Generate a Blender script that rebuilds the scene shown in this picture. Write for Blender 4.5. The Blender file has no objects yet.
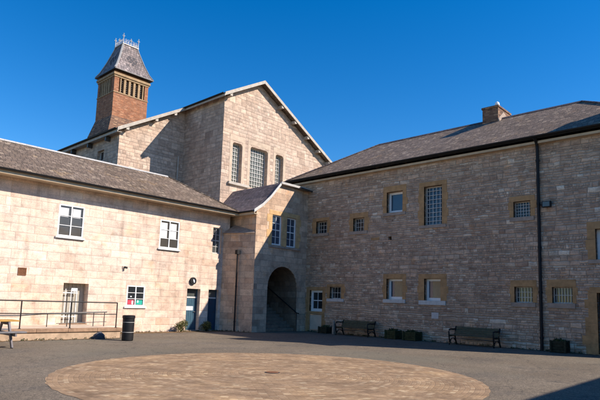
import bpy, bmesh, math, random
from mathutils import Vector, Matrix
random.seed(7)
sc = bpy.context.scene
COL = sc.collection
R = math.radians

# ------------------------------------------------------------------ camera
cd = bpy.data.cameras.new('camera'); cam = bpy.data.objects.new('camera', cd); COL.objects.link(cam)
cd.sensor_width = 36; cd.lens = 31.798; cd.shift_y = 0.06105; cd.clip_start = 0.05; cd.clip_end = 2000
cam.matrix_world = Matrix(((0.681373, -0.111365, -0.723414, 0), (-0.731238, -0.060423, -0.679441, 0),
                           (0.031955, 0.991941, -0.122605, 1.6), (0, 0, 0, 1)))
sc.camera = cam

# ------------------------------------------------------------------ light
DEL, EL = 30.0, 35.8                       # sun stands behind the camera, to the right
w = bpy.data.worlds.new('World'); sc.world = w; w.use_nodes = True
nt = w.node_tree; nt.nodes.clear()
sky = nt.nodes.new('ShaderNodeTexSky'); sky.sky_type = 'NISHITA'; sky.sun_disc = False
sky.sun_elevation = R(EL); sky.sun_rotation = R(180 - DEL)
sky.altitude = 300; sky.air_density = 1.0; sky.dust_density = 0.1; sky.ozone_density = 3.0
hs = nt.nodes.new('ShaderNodeHueSaturation'); hs.inputs['Saturation'].default_value = 1.42; hs.inputs['Hue'].default_value = 0.505
bg = nt.nodes.new('ShaderNodeBackground'); bg.inputs['Strength'].default_value = 0.10
wo = nt.nodes.new('ShaderNodeOutputWorld')
nt.links.new(sky.outputs[0], hs.inputs['Color']); nt.links.new(hs.outputs[0], bg.inputs[0]); nt.links.new(bg.outputs[0], wo.inputs[0])
sd = bpy.data.lights.new('sun', 'SUN'); sd.energy = 4.1; sd.angle = R(0.53); sd.color = (1.0, 0.90, 0.80)
sun = bpy.data.objects.new('sun', sd); COL.objects.link(sun)
dirv = Vector((math.sin(R(DEL))*math.cos(R(EL)), -math.cos(R(DEL))*math.cos(R(EL)), math.sin(R(EL))))
sun.rotation_euler = dirv.to_track_quat('Z', 'Y').to_euler(); sun.location = dirv*60
sc.view_settings.view_transform = 'Standard'; sc.view_settings.look = 'None'
sc.view_settings.gamma = 1; sc.view_settings.exposure = 0.85; sc.view_settings.use_curve_mapping = False

# ------------------------------------------------------------------ node helper
class NG:
    def __init__(s, name):
        s.m = bpy.data.materials.new(name); s.m.use_nodes = True; s.t = s.m.node_tree
        s.b = s.t.nodes['Principled BSDF']
    def put(s, sock, v):
        if isinstance(v, bpy.types.NodeSocket): s.t.links.new(v, sock)
        elif v is not None: sock.default_value = v
    def ma(s, op, a, b=None, c=None, clamp=False):
        n = s.t.nodes.new('ShaderNodeMath'); n.operation = op; n.use_clamp = clamp
        s.put(n.inputs[0], a); s.put(n.inputs[1], b); s.put(n.inputs[2], c); return n.outputs[0]
    def noise(s, vec, scale, detail=3, rough=0.55):
        n = s.t.nodes.new('ShaderNodeTexNoise'); s.put(n.inputs['Vector'], vec); n.inputs['Scale'].default_value = scale
        n.inputs['Detail'].default_value = detail; n.inputs['Roughness'].default_value = rough; return n.outputs[0]
    def wn(s, x, y):
        n = s.t.nodes.new('ShaderNodeTexWhiteNoise'); n.noise_dimensions = '2D'
        s.put(n.inputs['Vector'], s.comb(x, y, 0.0)); return n.outputs[0]
    def comb(s, x, y, z):
        n = s.t.nodes.new('ShaderNodeCombineXYZ'); s.put(n.inputs[0], x); s.put(n.inputs[1], y); s.put(n.inputs[2], z); return n.outputs[0]
    def ramp(s, f, cols, const=False):
        n = s.t.nodes.new('ShaderNodeValToRGB'); e = n.color_ramp.elements
        n.color_ramp.interpolation = 'CONSTANT' if const else 'LINEAR'
        while len(e) < len(cols): e.new(0.5)
        for i, (p, c) in enumerate(cols): e[i].position = p; e[i].color = (*c, 1)
        s.put(n.inputs[0], f); return n.outputs[0]
    def mix(s, f, a, b, mode='MIX'):
        n = s.t.nodes.new('ShaderNodeMix'); n.data_type = 'RGBA'; n.blend_type = mode
        s.put(n.inputs['Factor'], f)
        for k, v in ((6, a), (7, b)):
            s.put(n.inputs[k], (*v, 1) if isinstance(v, tuple) else v)
        return n.outputs[2]
    def pos(s):
        g = s.t.nodes.new('ShaderNodeNewGeometry'); return g.outputs['Position'], g.outputs['True Normal']
    def sep(s, v):
        n = s.t.nodes.new('ShaderNodeSeparateXYZ'); s.put(n.inputs[0], v); return n.outputs
    def mr(s, v, a, b, c=0.0, d=1.0):
        n = s.t.nodes.new('ShaderNodeMapRange'); s.put(n.inputs[0], v)
        for i, q in enumerate((a, b, c, d)): n.inputs[i+1].default_value = q
        return n.outputs[0]
    def bump(s, h, dist, strength=1.0):
        n = s.t.nodes.new('ShaderNodeBump'); n.inputs['Strength'].default_value = strength
        n.inputs['Distance'].default_value = dist; s.put(n.inputs['Height'], h); s.t.links.new(n.outputs[0], s.b.inputs['Normal'])
    def fin(s, col, rough=0.85, spec=0.3, metal=0.0):
        s.put(s.b.inputs['Base Color'], (*col, 1) if isinstance(col, tuple) else col)
        s.put(s.b.inputs['Roughness'], rough); s.b.inputs['Specular IOR Level'].default_value = spec
        s.b.inputs['Metallic'].default_value = metal; return s.m

def masonry(name, h, wd, cols, joint, jw, rowvar=0.35, wvar=0.5, wob=0.015, wobs=2.0, bump=0.01, stain=0.3, staincol=(0.7, 0.62, 0.55),
            spots=None, merge=0.0, slate=False, rough=0.88, streak=0.0, mixc=0.0, pillow=0.0, aniso=0.0, vv=.17):
    g = NG(name); P, N = g.pos()
    n0 = g.t.nodes.new('ShaderNodeTexNoise'); n0.inputs['Scale'].default_value = wobs; n0.inputs['Detail'].default_value = 2
    g.put(n0.inputs['Vector'], P)
    d = g.t.nodes.new('ShaderNodeVectorMath'); d.operation = 'MULTIPLY_ADD'
    g.put(d.inputs[0], n0.outputs['Color']); d.inputs[1].default_value = (wob*2,)*3; g.put(d.inputs[2], P)
    x, y, z = g.sep(d.outputs[0]); nx, ny, nz = g.sep(N)
    side = g.ma('GREATER_THAN', g.ma('ABSOLUTE', nx), g.ma('ABSOLUTE', ny))
    u = g.ma('ADD', g.ma('MULTIPLY', y, side), g.ma('MULTIPLY', x, g.ma('SUBTRACT', 1.0, side)))
    zn = g.noise(g.comb(0.0, 0.0, g.ma('MULTIPLY', z, 1.0)), 1.1/h*0.35, 1)
    zz = g.ma('ADD', g.ma('DIVIDE', z, h), g.ma('MULTIPLY', g.ma('SUBTRACT', zn, 0.5), rowvar*4))
    big1 = None
    if mixc:
        zb = g.ma('MULTIPLY', zz, .5); fb = g.ma('FLOOR', zb)
        ub = g.ma('FLOOR', g.ma('ADD', g.ma('DIVIDE', u, wd*3.3), g.ma('MULTIPLY', g.wn(fb, 1.3), 9.0)))
        big1 = g.ma('LESS_THAN', g.wn(fb, ub), mixc)
        zz = g.ma('ADD', g.ma('MULTIPLY', zz, g.ma('SUBTRACT', 1.0, big1)), g.ma('MULTIPLY', g.ma('ADD', zb, 500.0), big1))
    row = g.ma('FLOOR', zz); fz = g.ma('FRACT', zz)
    rr = g.wn(row, 3.7)
    wr = g.ma('MULTIPLY', g.ma('ADD', g.ma('MULTIPLY', rr, wvar*1.6), 1-wvar*0.8), wd)
    if big1 is not None: wr = g.ma('MULTIPLY', wr, g.ma('ADD', 1.0, g.ma('MULTIPLY', big1, .35)))
    uu = g.ma('ADD', g.ma('DIVIDE', u, wr), g.ma('MULTIPLY', rr, 37.0))
    un = g.noise(g.comb(uu, row, 0.0), 0.55, 1)
    uu = g.ma('ADD', uu, g.ma('MULTIPLY', g.ma('SUBTRACT', un, 0.5), wvar*2.2))
    col = g.ma('FLOOR', uu); fu = g.ma('FRACT', uu)
    c = g.wn(g.ma('ADD', row, 0.5), g.ma('ADD', col, 0.5)); c2 = g.wn(g.ma('ADD', row, 11.5), g.ma('ADD', col, 4.5))
    dz = g.ma('MULTIPLY', g.ma('MINIMUM', fz, g.ma('SUBTRACT', 1.0, fz)), h)
    du = g.ma('MULTIPLY', g.ma('MINIMUM', fu, g.ma('SUBTRACT', 1.0, fu)), wr)
    if slate:
        dz = g.ma('MULTIPLY', fz, h)
    if big1 is not None: dz = g.ma('MULTIPLY', dz, g.ma('ADD', 1.0, big1))
    jn = g.noise(P, 9.0, 2)
    jd = g.ma('SUBTRACT', g.ma('MINIMUM', dz, du), g.ma('MULTIPLY', g.ma('SUBTRACT', jn, 0.5), jw*1.2))
    jm = g.mr(jd, jw*0.3, jw*1.1)
    base = g.ramp(c, cols)
    hsv = g.t.nodes.new('ShaderNodeHueSaturation'); g.put(hsv.inputs['Color'], base)
    g.put(hsv.inputs['Value'], g.mr(c2, 0, 1, 1-vv, 1+vv)); base = hsv.outputs[0]
    big = g.mr(g.noise(P, 0.35, 4, 0.6), 0.42, 0.68)
    base = g.mix(g.ma('MULTIPLY', big, stain), base, g.mix(1.0, base, staincol, 'MULTIPLY'))
    mid = g.noise(P, 3.1, 5, 0.65)
    base = g.mix(1.0, base, g.ramp(mid, [(0.3, (0.72, 0.71, 0.70)), (0.5, (1, 1, 1)), (0.72, (1.18, 1.15, 1.1))]), 'MULTIPLY')
    fine = g.noise(P, 26.0, 4, 0.7)
    base = g.mix(1.0, base, g.ramp(fine, [(0.3, (0.78, 0.78, 0.78)), (0.7, (1.2, 1.2, 1.2))]), 'MULTIPLY')
    if aniso:
        an = g.noise(g.comb(g.ma('MULTIPLY', x, 2.2), g.ma('MULTIPLY', y, 2.2), g.ma('MULTIPLY', z, 9.0)), 1.0, 4, .7)
        base = g.mix(aniso, base, g.mix(1.0, base, g.ramp(an, [(.32, (.55, .53, .52)), (.5, (1, 1, 1)), (.68, (1.55, 1.5, 1.42))]), 'MULTIPLY'))
    if streak:
        st = g.noise(g.comb(g.ma('MULTIPLY', x, 2.6), g.ma('MULTIPLY', y, 2.6), g.ma('MULTIPLY', z, 0.22)), 1.0, 4, 0.6)
        base = g.mix(g.ma('MULTIPLY', g.mr(st, 0.52, 0.74), streak), base, g.mix(1.0, base, (0.5, 0.47, 0.45), 'MULTIPLY'))
    if spots:
        sp = g.mr(g.noise(P, 1.3, 3, 0.6), 0.60, 0.70)
        base = g.mix(g.ma('MULTIPLY', sp, 0.6), base, g.mix(1.0, base, spots, 'MULTIPLY'))
    out = g.mix(jm, joint, base)
    hgt = g.ma('ADD', g.ma('MULTIPLY', jm, 1.0), g.ma('ADD', g.ma('MULTIPLY', mid, 0.7), g.ma('MULTIPLY', fine, 0.35)))
    hgt = g.ma('ADD', hgt, g.ma('MULTIPLY', c2, 0.5))
    if pillow: hgt = g.ma('ADD', hgt, g.ma('MULTIPLY', g.mr(jd, 0, .05), pillow))
    if slate: hgt = g.ma('ADD', hgt, g.ma('MULTIPLY', fz, -1.2))
    g.bump(hgt, bump, 0.9)
    return g.fin(out, rough)

def plain(name, col, rough=0.6, spec=0.4, metal=0.0, var=0.18, scale=6.0, bump=0.0):
    g = NG(name); P, N = g.pos()
    n = g.noise(P, scale, 4, 0.65)
    c = g.mix(1.0, (*col,), g.ramp(n, [(0.25, (1-var,)*3), (0.75, (1+var,)*3)]), 'MULTIPLY')
    if bump: g.bump(n, bump, 0.6)
    return g.fin(c, rough, spec, metal)

M = {}
M['ashlar'] = masonry('cream_ashlar', 0.33, 0.78, [(0, (.66, .51, .41)), (.3, (.68, .545, .445)), (.55, (.70, .56, .455)), (.8, (.67, .525, .42)), (.93, (.72, .61, .51)), (1, (.63, .46, .35))],
    (.58, .46, .37), .006, rowvar=.25, wvar=.45, wob=.010, bump=.009, mixc=.07, pillow=.6, aniso=.2, vv=.09, stain=.7, staincol=(.90, .79, .69), spots=(1.0, .88, .70), streak=.6)
M['gable_stone'] = masonry('gable_stone', 0.21, 0.42, [(0, (.46, .335, .255)), (.3, (.52, .395, .305)), (.6, (.49, .365, .28)), (.85, (.56, .44, .345)), (1, (.43, .31, .235))],
    (.44, .34, .265), .009, rowvar=.45, wvar=.6, wob=.03, bump=.016, mixc=.15, pillow=.6, aniso=.35, stain=.4, staincol=(.9, .8, .7), streak=.2)
M['rubble'] = masonry('coursed_rubble', 0.10, 0.29, [(0, (.42, .275, .19)), (.18, (.50, .355, .25)), (.4, (.47, .32, .225)), (.6, (.53, .385, .275)), (.8, (.49, .345, .245)), (.95, (.57, .44, .325)), (1, (.68, .56, .43))],
    (.47, .35, .25), .009, rowvar=.6, wvar=.8, wob=.05, wobs=2.6, bump=.022, mixc=.22, pillow=1.0, stain=.7, staincol=(.74, .68, .64), spots=(1.15, .92, .68), streak=.4, aniso=.5)
M['porch_stone'] = masonry('grey_ashlar', 0.31, 0.62, [(0, (.46, .315, .22)), (.3, (.56, .405, .285)), (.6, (.51, .355, .245)), (.85, (.60, .455, .325)), (1, (.54, .36, .24))],
    (.38, .29, .22), .008, rowvar=.2, wvar=.4, wob=.008, bump=.010, stain=.5, staincol=(.82, .76, .72), spots=(1.1, .88, .62), streak=.35)
M['passage'] = masonry('dimmed_passage_stone', 0.31, 0.62, [(0, (.16, .115, .08)), (.5, (.21, .155, .11)), (1, (.25, .19, .14))],
    (.14, .105, .08), .009, rowvar=.2, wvar=.4, wob=.008, bump=.010, stain=.5, streak=.35)  # porch stone in darker tones; the passage's dimness is put into its colour
M['buff'] = plain('buff_dressed_stone', (.40, .23, .105), .85, .2, var=.35, scale=3.5, bump=.008)
M['buff2'] = plain('ochre_dressed_stone', (.54, .34, .16), .85, .2, var=.3, scale=3.5, bump=.008)
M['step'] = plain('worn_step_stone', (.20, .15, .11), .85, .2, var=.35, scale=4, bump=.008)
M['buff_tower'] = plain('tower_dressed_stone', (.34, .23, .13), .85, .2, var=.3, scale=3.5)
M['sill'] = plain('grey_sill_stone', (.34, .26, .20), .85, .2, var=.3, scale=5, bump=.006)
M['trim'] = plain('pale_trim_stone', (.58, .47, .36), .85, .2, var=.2, scale=3, bump=.004)
M['slate'] = masonry('brown_slate', 0.085, 0.2, [(0, (.15, .11, .078)), (.3, (.20, .148, .108)), (.6, (.18, .13, .095)), (.88, (.245, .185, .14)), (1, (.34, .265, .19))],
    (.06, .05, .045), .010, rowvar=.05, wvar=.15, wob=.01, bump=.03, stain=.6, staincol=(.78, .72, .62), spots=(1.5, 1.35, 1.0), slate=True, rough=.75, streak=.3, aniso=.15)
M['slate_dark'] = masonry('purple_slate', 0.11, 0.26, [(0, (.10, .085, .09)), (.4, (.15, .12, .125)), (.7, (.13, .105, .11)), (1, (.20, .165, .16))],
    (.05, .04, .04), .010, rowvar=.05, wvar=.15, wob=.01, bump=.03, stain=.5, staincol=(1.1, .95, .9), slate=True, rough=.75)
M['slate_tower'] = masonry('tower_slate', 0.17, 0.22, [(0, (.15, .13, .13)), (.4, (.24, .20, .19)), (.7, (.20, .17, .165)), (1, (.33, .27, .25))],
    (.06, .05, .05), .012, rowvar=.05, wvar=.15, wob=.01, bump=.03, stain=.5, slate=True, rough=.7)
M['brick'] = masonry('red_brick', 0.085, 0.24, [(0, (.26, .105, .055)), (.4, (.37, .16, .08)), (.7, (.31, .135, .07)), (1, (.44, .22, .125))],
    (.30, .20, .14), .008, rowvar=.02, wvar=.08, wob=.004, bump=.012, stain=.3)
M['brick_old'] = masonry('mixed_chimney_brick', 0.085, 0.24, [(0, (.10, .06, .045)), (.4, (.26, .14, .085)), (.7, (.18, .10, .07)), (1, (.40, .24, .14))],
    (.22, .16, .12), .009, rowvar=.05, wvar=.1, wob=.01, bump=.016, stain=.5)
M['white'] = plain('white_paint', (.78, .78, .76), .45, .4, var=.06)
M['offwhite'] = plain('weathered_white_paint', (.52, .50, .46), .6, .3, var=.2)
M['gable_trim'] = plain('gable_dressed_stone', (.50, .385, .285), .88, .2, var=.22, scale=2.6, bump=.008)
M['slate_inlay'] = plain('dark_inlay_slate', (.06, .055, .06), .7, .3, var=.3, scale=9)
M['lead'] = plain('lead_flashing', (.42, .40, .37), .55, .4, var=.2, scale=8)
M['iron'] = plain('black_iron', (.012, .012, .013), .55, .25, var=.3)
M['darkmetal'] = plain('dark_grey_metal', (.06, .058, .058), .5, .5, .3, var=.3)
M['fascia'] = plain('cream_fascia_paint', (.50, .40, .28), .7, .3, var=.2, scale=3)
M['board'] = plain('weathered_bargeboard', (.42, .37, .31), .7, .3, var=.25, scale=5)
M['door'] = plain('teal_door_paint', (.035, .09, .13), .45, .5, var=.15)
M['door2'] = plain('dark_blue_door_paint', (.018, .05, .085), .45, .5, var=.15)
M['brown_door'] = plain('dark_brown_door', (.05, .03, .02), .6, .3, var=.3)
M['greywood'] = plain('grey_painted_boards', (.36, .33, .27), .7, .3, var=.2, scale=5)
M['benchwood'] = plain('mossy_bench_wood', (.085, .08, .045), .8, .2, var=.4, scale=9, bump=.004)
M['planter'] = plain('mossy_planter_wood', (.045, .048, .022), .9, .1, var=.5, scale=9, bump=.006)
M['planter2'] = plain('dark_planter_wood', (.035, .035, .022), .9, .1, var=.5, scale=9, bump=.006)
M['soil'] = plain('soil', (.03, .022, .014), 1, .05, var=.4, scale=20)
M['tabletop'] = plain('yellow_table_boards', (.42, .23, .05), .6, .3, var=.25, scale=7)
M['tableleg'] = plain('grey_table_leg', (.17, .15, .15), .7, .3, var=.3)
M['tablegrey'] = plain('grey_table_boards', (.17, .16, .16), .7, .3, var=.25, scale=7)
M['concrete'] = plain('ramp_concrete', (.42, .30, .20), .9, .15, var=.3, scale=4, bump=.006)
M['coping'] = plain('brown_coping_stone', (.30, .19, .12), .9, .15, var=.35, scale=5, bump=.006)
M['rust'] = plain('rusty_vent', (.20, .09, .045), .8, .2, var=.4, scale=22)
M['paint_red'] = plain('red_poster', (.55, .05, .08), .6, .3, var=.1)
M['paint_green'] = plain('green_poster', (.02, .38, .28), .6, .3, var=.1)
M['paper'] = plain('paper', (.75, .76, .78), .7, .2, var=.05)
M['blind'] = plain('white_blind', (.62, .62, .62), .7, .2, var=.05)
M['curtain'] = plain('buff_curtain', (.46, .33, .19), .8, .1, var=.12, scale=4)
M['stone_dark'] = plain('dark_boulder', (.07, .07, .08), .85, .2, var=.4, scale=9, bump=.02)
M['post'] = plain('pale_post', (.30, .26, .21), .85, .2, var=.3, scale=8)
M['black_hole'] = plain('deep_shadow_hole', (.012, .01, .01), .95, .05)
M['white_stone'] = plain('pale_block', (.55, .50, .46), .85, .2, var=.2, scale=8)
def glassy(name, col, rough=.06):
    g = NG(name); P, N = g.pos(); n = g.noise(P, 1.7, 2)
    g.bump(n, .02, .25); return g.fin(g.mix(n, col, tuple(c*1.7 for c in col)), rough, .6)
M['glass'] = glassy('window_glass', (.018, .020, .022)); M['glass_blue'] = glassy('blue_window_glass', (.03, .05, .075), .12)
M['glass_room'] = glassy('room_window_glass', (.05, .045, .038), .1); M['glass_grey'] = glassy('pale_window_glass', (.055, .06, .055), .2); M['glass_gable'] = glassy('gable_window_glass', (.14, .145, .12), .2)

# ground materials
def asphalt():
    g = NG('asphalt'); P, N = g.pos()
    x, y, z = g.sep(P)
    base = g.ramp(g.noise(P, .28, 5, .6), [(.3, (.135, .108, .080)), (.5, (.168, .137, .102)), (.7, (.20, .165, .125))])
    pt = g.noise(g.comb(g.ma('MULTIPLY', x, .5), y, 0.0), .9, 3, .6)
    base = g.mix(g.ma('MULTIPLY', g.mr(pt, .5, .62), .35), base, (.105, .096, .086))
    ag = g.t.nodes.new('ShaderNodeTexVoronoi'); ag.inputs['Scale'].default_value = 55; g.put(ag.inputs['Vector'], P)
    sp = g.sep(ag.outputs['Color'])
    base = g.mix(1.0, base, g.ramp(sp[0], [(0, (.62, .62, .62)), (.6, (1, 1, 1)), (1, (1.55, 1.5, 1.42))]), 'MULTIPLY')
    base = g.mix(1.0, base, g.ramp(g.noise(P, 7, 5, .7), [(.3, (.8, .8, .8)), (.7, (1.2, 1.19, 1.16))]), 'MULTIPLY')
    oil = g.mr(g.noise(P, 1.1, 2, .5), .66, .72)
    base = g.mix(g.ma('MULTIPLY', oil, .35), base, (.06, .054, .048))
    ol = g.mr(g.noise(P, .16, 3, .5), .5, .62)
    base = g.mix(g.ma('MULTIPLY', ol, .4), base, (.185, .170, .125))
    # hairline cracks
    cv = g.t.nodes.new('ShaderNodeTexVoronoi'); cv.feature = 'DISTANCE_TO_EDGE'; cv.inputs['Scale'].default_value = .38
    dn = g.t.nodes.new('ShaderNodeTexNoise'); dn.inputs['Scale'].default_value = 1.6; dn.inputs['Detail'].default_value = 5; g.put(dn.inputs['Vector'], P)
    va = g.t.nodes.new('ShaderNodeVectorMath'); va.operation = 'MULTIPLY_ADD'; g.put(va.inputs[0], dn.outputs['Color']); va.inputs[1].default_value = (1.1,)*3; g.put(va.inputs[2], P)
    g.put(cv.inputs['Vector'], va.outputs[0])
    cr = g.mr(cv.outputs['Distance'], .002, .010)
    base = g.mix(g.ma('MULTIPLY', g.ma('SUBTRACT', 1.0, cr), .45), base, (.05, .045, .04))
    g.bump(g.ma('ADD', sp[0], g.ma('MULTIPLY', cr, .4)), .006, .7)
    return g.fin(base, .93, .2)
M['asphalt'] = asphalt()
CX, CY, CR = 8.45, 8.65, 4.57
def setts():
    g = NG('radial_setts'); P, N = g.pos(); x, y, z = g.sep(P)
    x = g.ma('SUBTRACT', x, CX); y = g.ma('SUBTRACT', y, CY)
    n0 = g.noise(P, 1.2, 3)
    r = g.ma('SQRT', g.ma('ADD', g.ma('MULTIPLY', x, x), g.ma('MULTIPLY', y, y)))
    r = g.ma('ADD', r, g.ma('MULTIPLY', g.ma('SUBTRACT', n0, .5), .07))
    a = g.ma('ARCTAN2', y, x)
    rr = g.ma('DIVIDE', r, .095); row = g.ma('FLOOR', rr); fr = g.ma('FRACT', rr)
    cnt = g.ma('ROUND', g.ma('ADD', g.ma('MULTIPLY', row, 4.1), 4.0))
    uu = g.ma('ADD', g.ma('MULTIPLY', g.ma('DIVIDE', g.ma('ADD', a, math.pi), 2*math.pi), cnt), g.ma('MULTIPLY', row, .37))
    col = g.ma('FLOOR', uu); fu = g.ma('FRACT', uu)
    c = g.wn(g.ma('ADD', row, .5), g.ma('ADD', col, .5))
    dr = g.ma('MULTIPLY', g.ma('MINIMUM', fr, g.ma('SUBTRACT', 1.0, fr)), .095)
    du = g.ma('MULTIPLY', g.ma('MINIMUM', fu, g.ma('SUBTRACT', 1.0, fu)), .2)
    jm = g.mr(g.ma('MINIMUM', dr, du), .004, .014)
    base = g.ramp(c, [(0, (.27, .18, .105)), (.35, (.32, .215, .13)), (.6, (.295, .195, .115)), (.88, (.36, .25, .155)), (1, (.44, .33, .21))])
    rowc = g.wn(row, 9.3)
    base = g.mix(1.0, base, g.ramp(rowc, [(0, (.92, .91, .90)), (1, (1.08, 1.07, 1.05))]), 'MULTIPLY')
    base = g.mix(1.0, base, g.ramp(g.noise(P, 1.0, 5, .65), [(.3, (.70, .70, .72)), (.5, (1, 1, 1)), (.7, (1.2, 1.18, 1.1))]), 'MULTIPLY')
    base = g.mix(1.0, base, g.ramp(g.noise(P, 12, 4, .7), [(.3, (.78, .78, .78)), (.7, (1.2, 1.2, 1.2))]), 'MULTIPLY')
    st = g.noise(g.comb(g.ma('ADD', g.ma('MULTIPLY', x, .5), g.ma('MULTIPLY', y, .5)), g.ma('MULTIPLY', g.ma('SUBTRACT', x, y), .16), 0.0), 5.0, 4, .6)
    base = g.mix(1.0, base, g.ramp(st, [(.32, (.74, .72, .70)), (.5, (1, 1, 1)), (.7, (1.22, 1.2, 1.14))]), 'MULTIPLY')
    out = g.mix(jm, g.mix(.93, (.14, .10, .065), base), base)
    g.bump(g.ma('ADD', g.ma('MULTIPLY', jm, .4), g.ma('ADD', g.ma('MULTIPLY', c, .5), g.noise(P, 14, 4, .7))), .006, .8)
    return g.fin(out, .9, .2)
M['setts'] = setts()
def leafmat(name, a, b):
    g = NG(name); P, N = g.pos()
    c = g.ramp(g.noise(P, 9, 3), [(.3, a), (.7, b)]); g.b.inputs['Subsurface Weight'].default_value = 0
    return g.fin(c, .6, .3)
M['leaf'] = leafmat('shrub_leaf', (.06, .08, .02), (.17, .15, .04)); M['leaf_dark'] = leafmat('planter_leaf', (.03, .045, .015), (.07, .085, .03))
M['moss'] = plain('moss_and_leaf_litter', (.20, .13, .07), .95, .05, var=.5, scale=14, bump=.01)

# ------------------------------------------------------------------ mesh helpers
class MB:
    def __init__(s): s.v = []; s.f = []
    def poly(s, pts):
        i = len(s.v); s.v += [tuple(p) for p in pts]; s.f.append(tuple(range(i, i+len(pts))))
    def box(s, x0, x1, y0, y1, z0, z1):
        P = [(x0,y0,z0),(x1,y0,z0),(x1,y1,z0),(x0,y1,z0),(x0,y0,z1),(x1,y0,z1),(x1,y1,z1),(x0,y1,z1)]
        s.hexa(P)
    def hexa(s, P):
        i = len(s.v); s.v += [tuple(p) for p in P]
        for q in ((0,3,2,1),(4,5,6,7),(0,1,5,4),(1,2,6,5),(2,3,7,6),(3,0,4,7)): s.f.append(tuple(i+k for k in q))
    def prism(s, prof, a, b):                       # prof: list of points; extrude from offset vector a to b
        n = len(prof); i = len(s.v); a = Vector(a); b = Vector(b)
        s.v += [tuple(Vector(p)+a) for p in prof] + [tuple(Vector(p)+b) for p in prof]
        s.f.append(tuple(i+k for k in range(n))[::-1]); s.f.append(tuple(i+n+k for k in range(n)))
        for k in range(n): s.f.append((i+k, i+(k+1) % n, i+n+(k+1) % n, i+n+k))
    def bar(s, a, b, wx, wz, up=(0, 0, 1)):          # rectangular bar between two points
        a = Vector(a); b = Vector(b); d = (b-a).normalized(); up = Vector(up)
        if abs(d.dot(up)) > .98: up = Vector((1, 0, 0))
        sx = d.cross(up).normalized()*wx/2; sz = sx.normalized().cross(d).normalized()*wz/2
        s.hexa([a-sx-sz, a+sx-sz, b+sx-sz, b-sx-sz, a-sx+sz, a+sx+sz, b+sx+sz, b-sx+sz])
    def tube(s, pts, r, n=10, cap=True):
        pts = [Vector(p) for p in pts]; rings = []
        for k, p in enumerate(pts):
            d = (pts[min(k+1, len(pts)-1)]-pts[max(k-1, 0)]).normalized()
            up = Vector((0, 0, 1)) if abs(d.z) < .95 else Vector((1, 0, 0))
            sx = d.cross(up).normalized(); sy = sx.cross(d)
            rk = r[k] if isinstance(r, (list, tuple)) else r
            i = len(s.v); s.v += [tuple(p+sx*math.cos(t)*rk+sy*math.sin(t)*rk) for t in [2*math.pi*j/n for j in range(n)]]; rings.append(i)
        for a, b in zip(rings, rings[1:]):
            for j in range(n): s.f.append((a+j, a+(j+1) % n, b+(j+1) % n, b+j))
        if cap: s.f.append(tuple(rings[0]+j for j in range(n))[::-1]); s.f.append(tuple(rings[-1]+j for j in range(n)))
    def lathe(s, c, prof, n=24):
        c = Vector(c); rings = []
        for (r, z) in prof:
            i = len(s.v); s.v += [(c.x+math.cos(2*math.pi*j/n)*r, c.y+math.sin(2*math.pi*j/n)*r, c.z+z) for j in range(n)]; rings.append(i)
        for a, b in zip(rings, rings[1:]):
            for j in range(n): s.f.append((a+j, a+(j+1) % n, b+(j+1) % n, b+j))
        s.f.append(tuple(rings[0]+j for j in range(n))[::-1]); s.f.append(tuple(rings[-1]+j for j in range(n)))
    def build(s, name, mat, parent=None, bevel=0, smooth=False, recalc=True):
        me = bpy.data.meshes.new(name); me.from_pydata(s.v, [], s.f); me.materials.append(mat)
        if recalc:
            bm = bmesh.new(); bm.from_mesh(me); bmesh.ops.recalc_face_normals(bm, faces=bm.faces); bm.to_mesh(me); bm.free()
        if smooth:
            for p in me.polygons: p.use_smooth = True
        o = bpy.data.objects.new(name, me); COL.objects.link(o)
        if bevel:
            b = o.modifiers.new('bevel', 'BEVEL'); b.width = bevel; b.segments = 2; b.limit_method = 'ANGLE'; b.angle_limit = R(35)
        if parent is not None:
            o.parent = parent
            if parent.type == 'MESH': o.parent = parent
        return o

def thing(name, label, cat, loc=(0, 0, 0), group=None):
    o = bpy.data.objects.new(name, None); COL.objects.link(o); o.location = (0, 0, 0)
    o['label'] = label; o['category'] = cat; o.empty_display_size = .3
    if group: o['group'] = group
    o['base'] = loc
    return o
def rebase(root):                                    # move the Empty to the thing's base, parts stay in place
    loc = Vector(root['base']); del root['base']
    root.location = loc
    for ch in root.children: ch.location = ch.location - loc
def tag(o, label, cat, group=None):
    o['label'] = label; o['category'] = cat
    if group: o['group'] = group
    return o

# wall frames: u along the wall, z up, d outwards
def FY(Y): return lambda u, z, d: (u, Y-d, z)        # faces -Y
def FX(X): return lambda u, z, d: (X-d, u, z)        # faces -X
def wbox(mb, F, u0, u1, z0, z1, d0, d1):
    P = [F(u0,z0,d0),F(u1,z0,d0),F(u1,z0,d1),F(u0,z0,d1),F(u0,z1,d0),F(u1,z1,d0),F(u1,z1,d1),F(u0,z1,d1)]
    mb.hexa(P)
def wall_sheet(mb, F, u0, u1, z0, z1, holes=()):
    us = sorted({u0, u1, *[h[0] for h in holes], *[h[1] for h in holes]}); zs = sorted({z0, z1, *[h[2] for h in holes], *[h[3] for h in holes]})
    for a, b in zip(us, us[1:]):
        for c, d in zip(zs, zs[1:]):
            mu, mz = (a+b)/2, (c+d)/2
            if any(h[0] < mu < h[1] and h[2] < mz < h[3] for h in holes): continue
            mb.poly([F(a,c,0), F(b,c,0), F(b,d,0), F(a,d,0)])
    for h in holes:
        a, b, c, d, dep = h
        for q in ([(a,c),(b,c)], [(b,c),(b,d)], [(b,d),(a,d)], [(a,d),(a,c)]):
            (p, r), (s_, t) = q
            mb.poly([F(p,r,0), F(s_,t,0), F(s_,t,-dep), F(p,r,-dep)])

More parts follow.
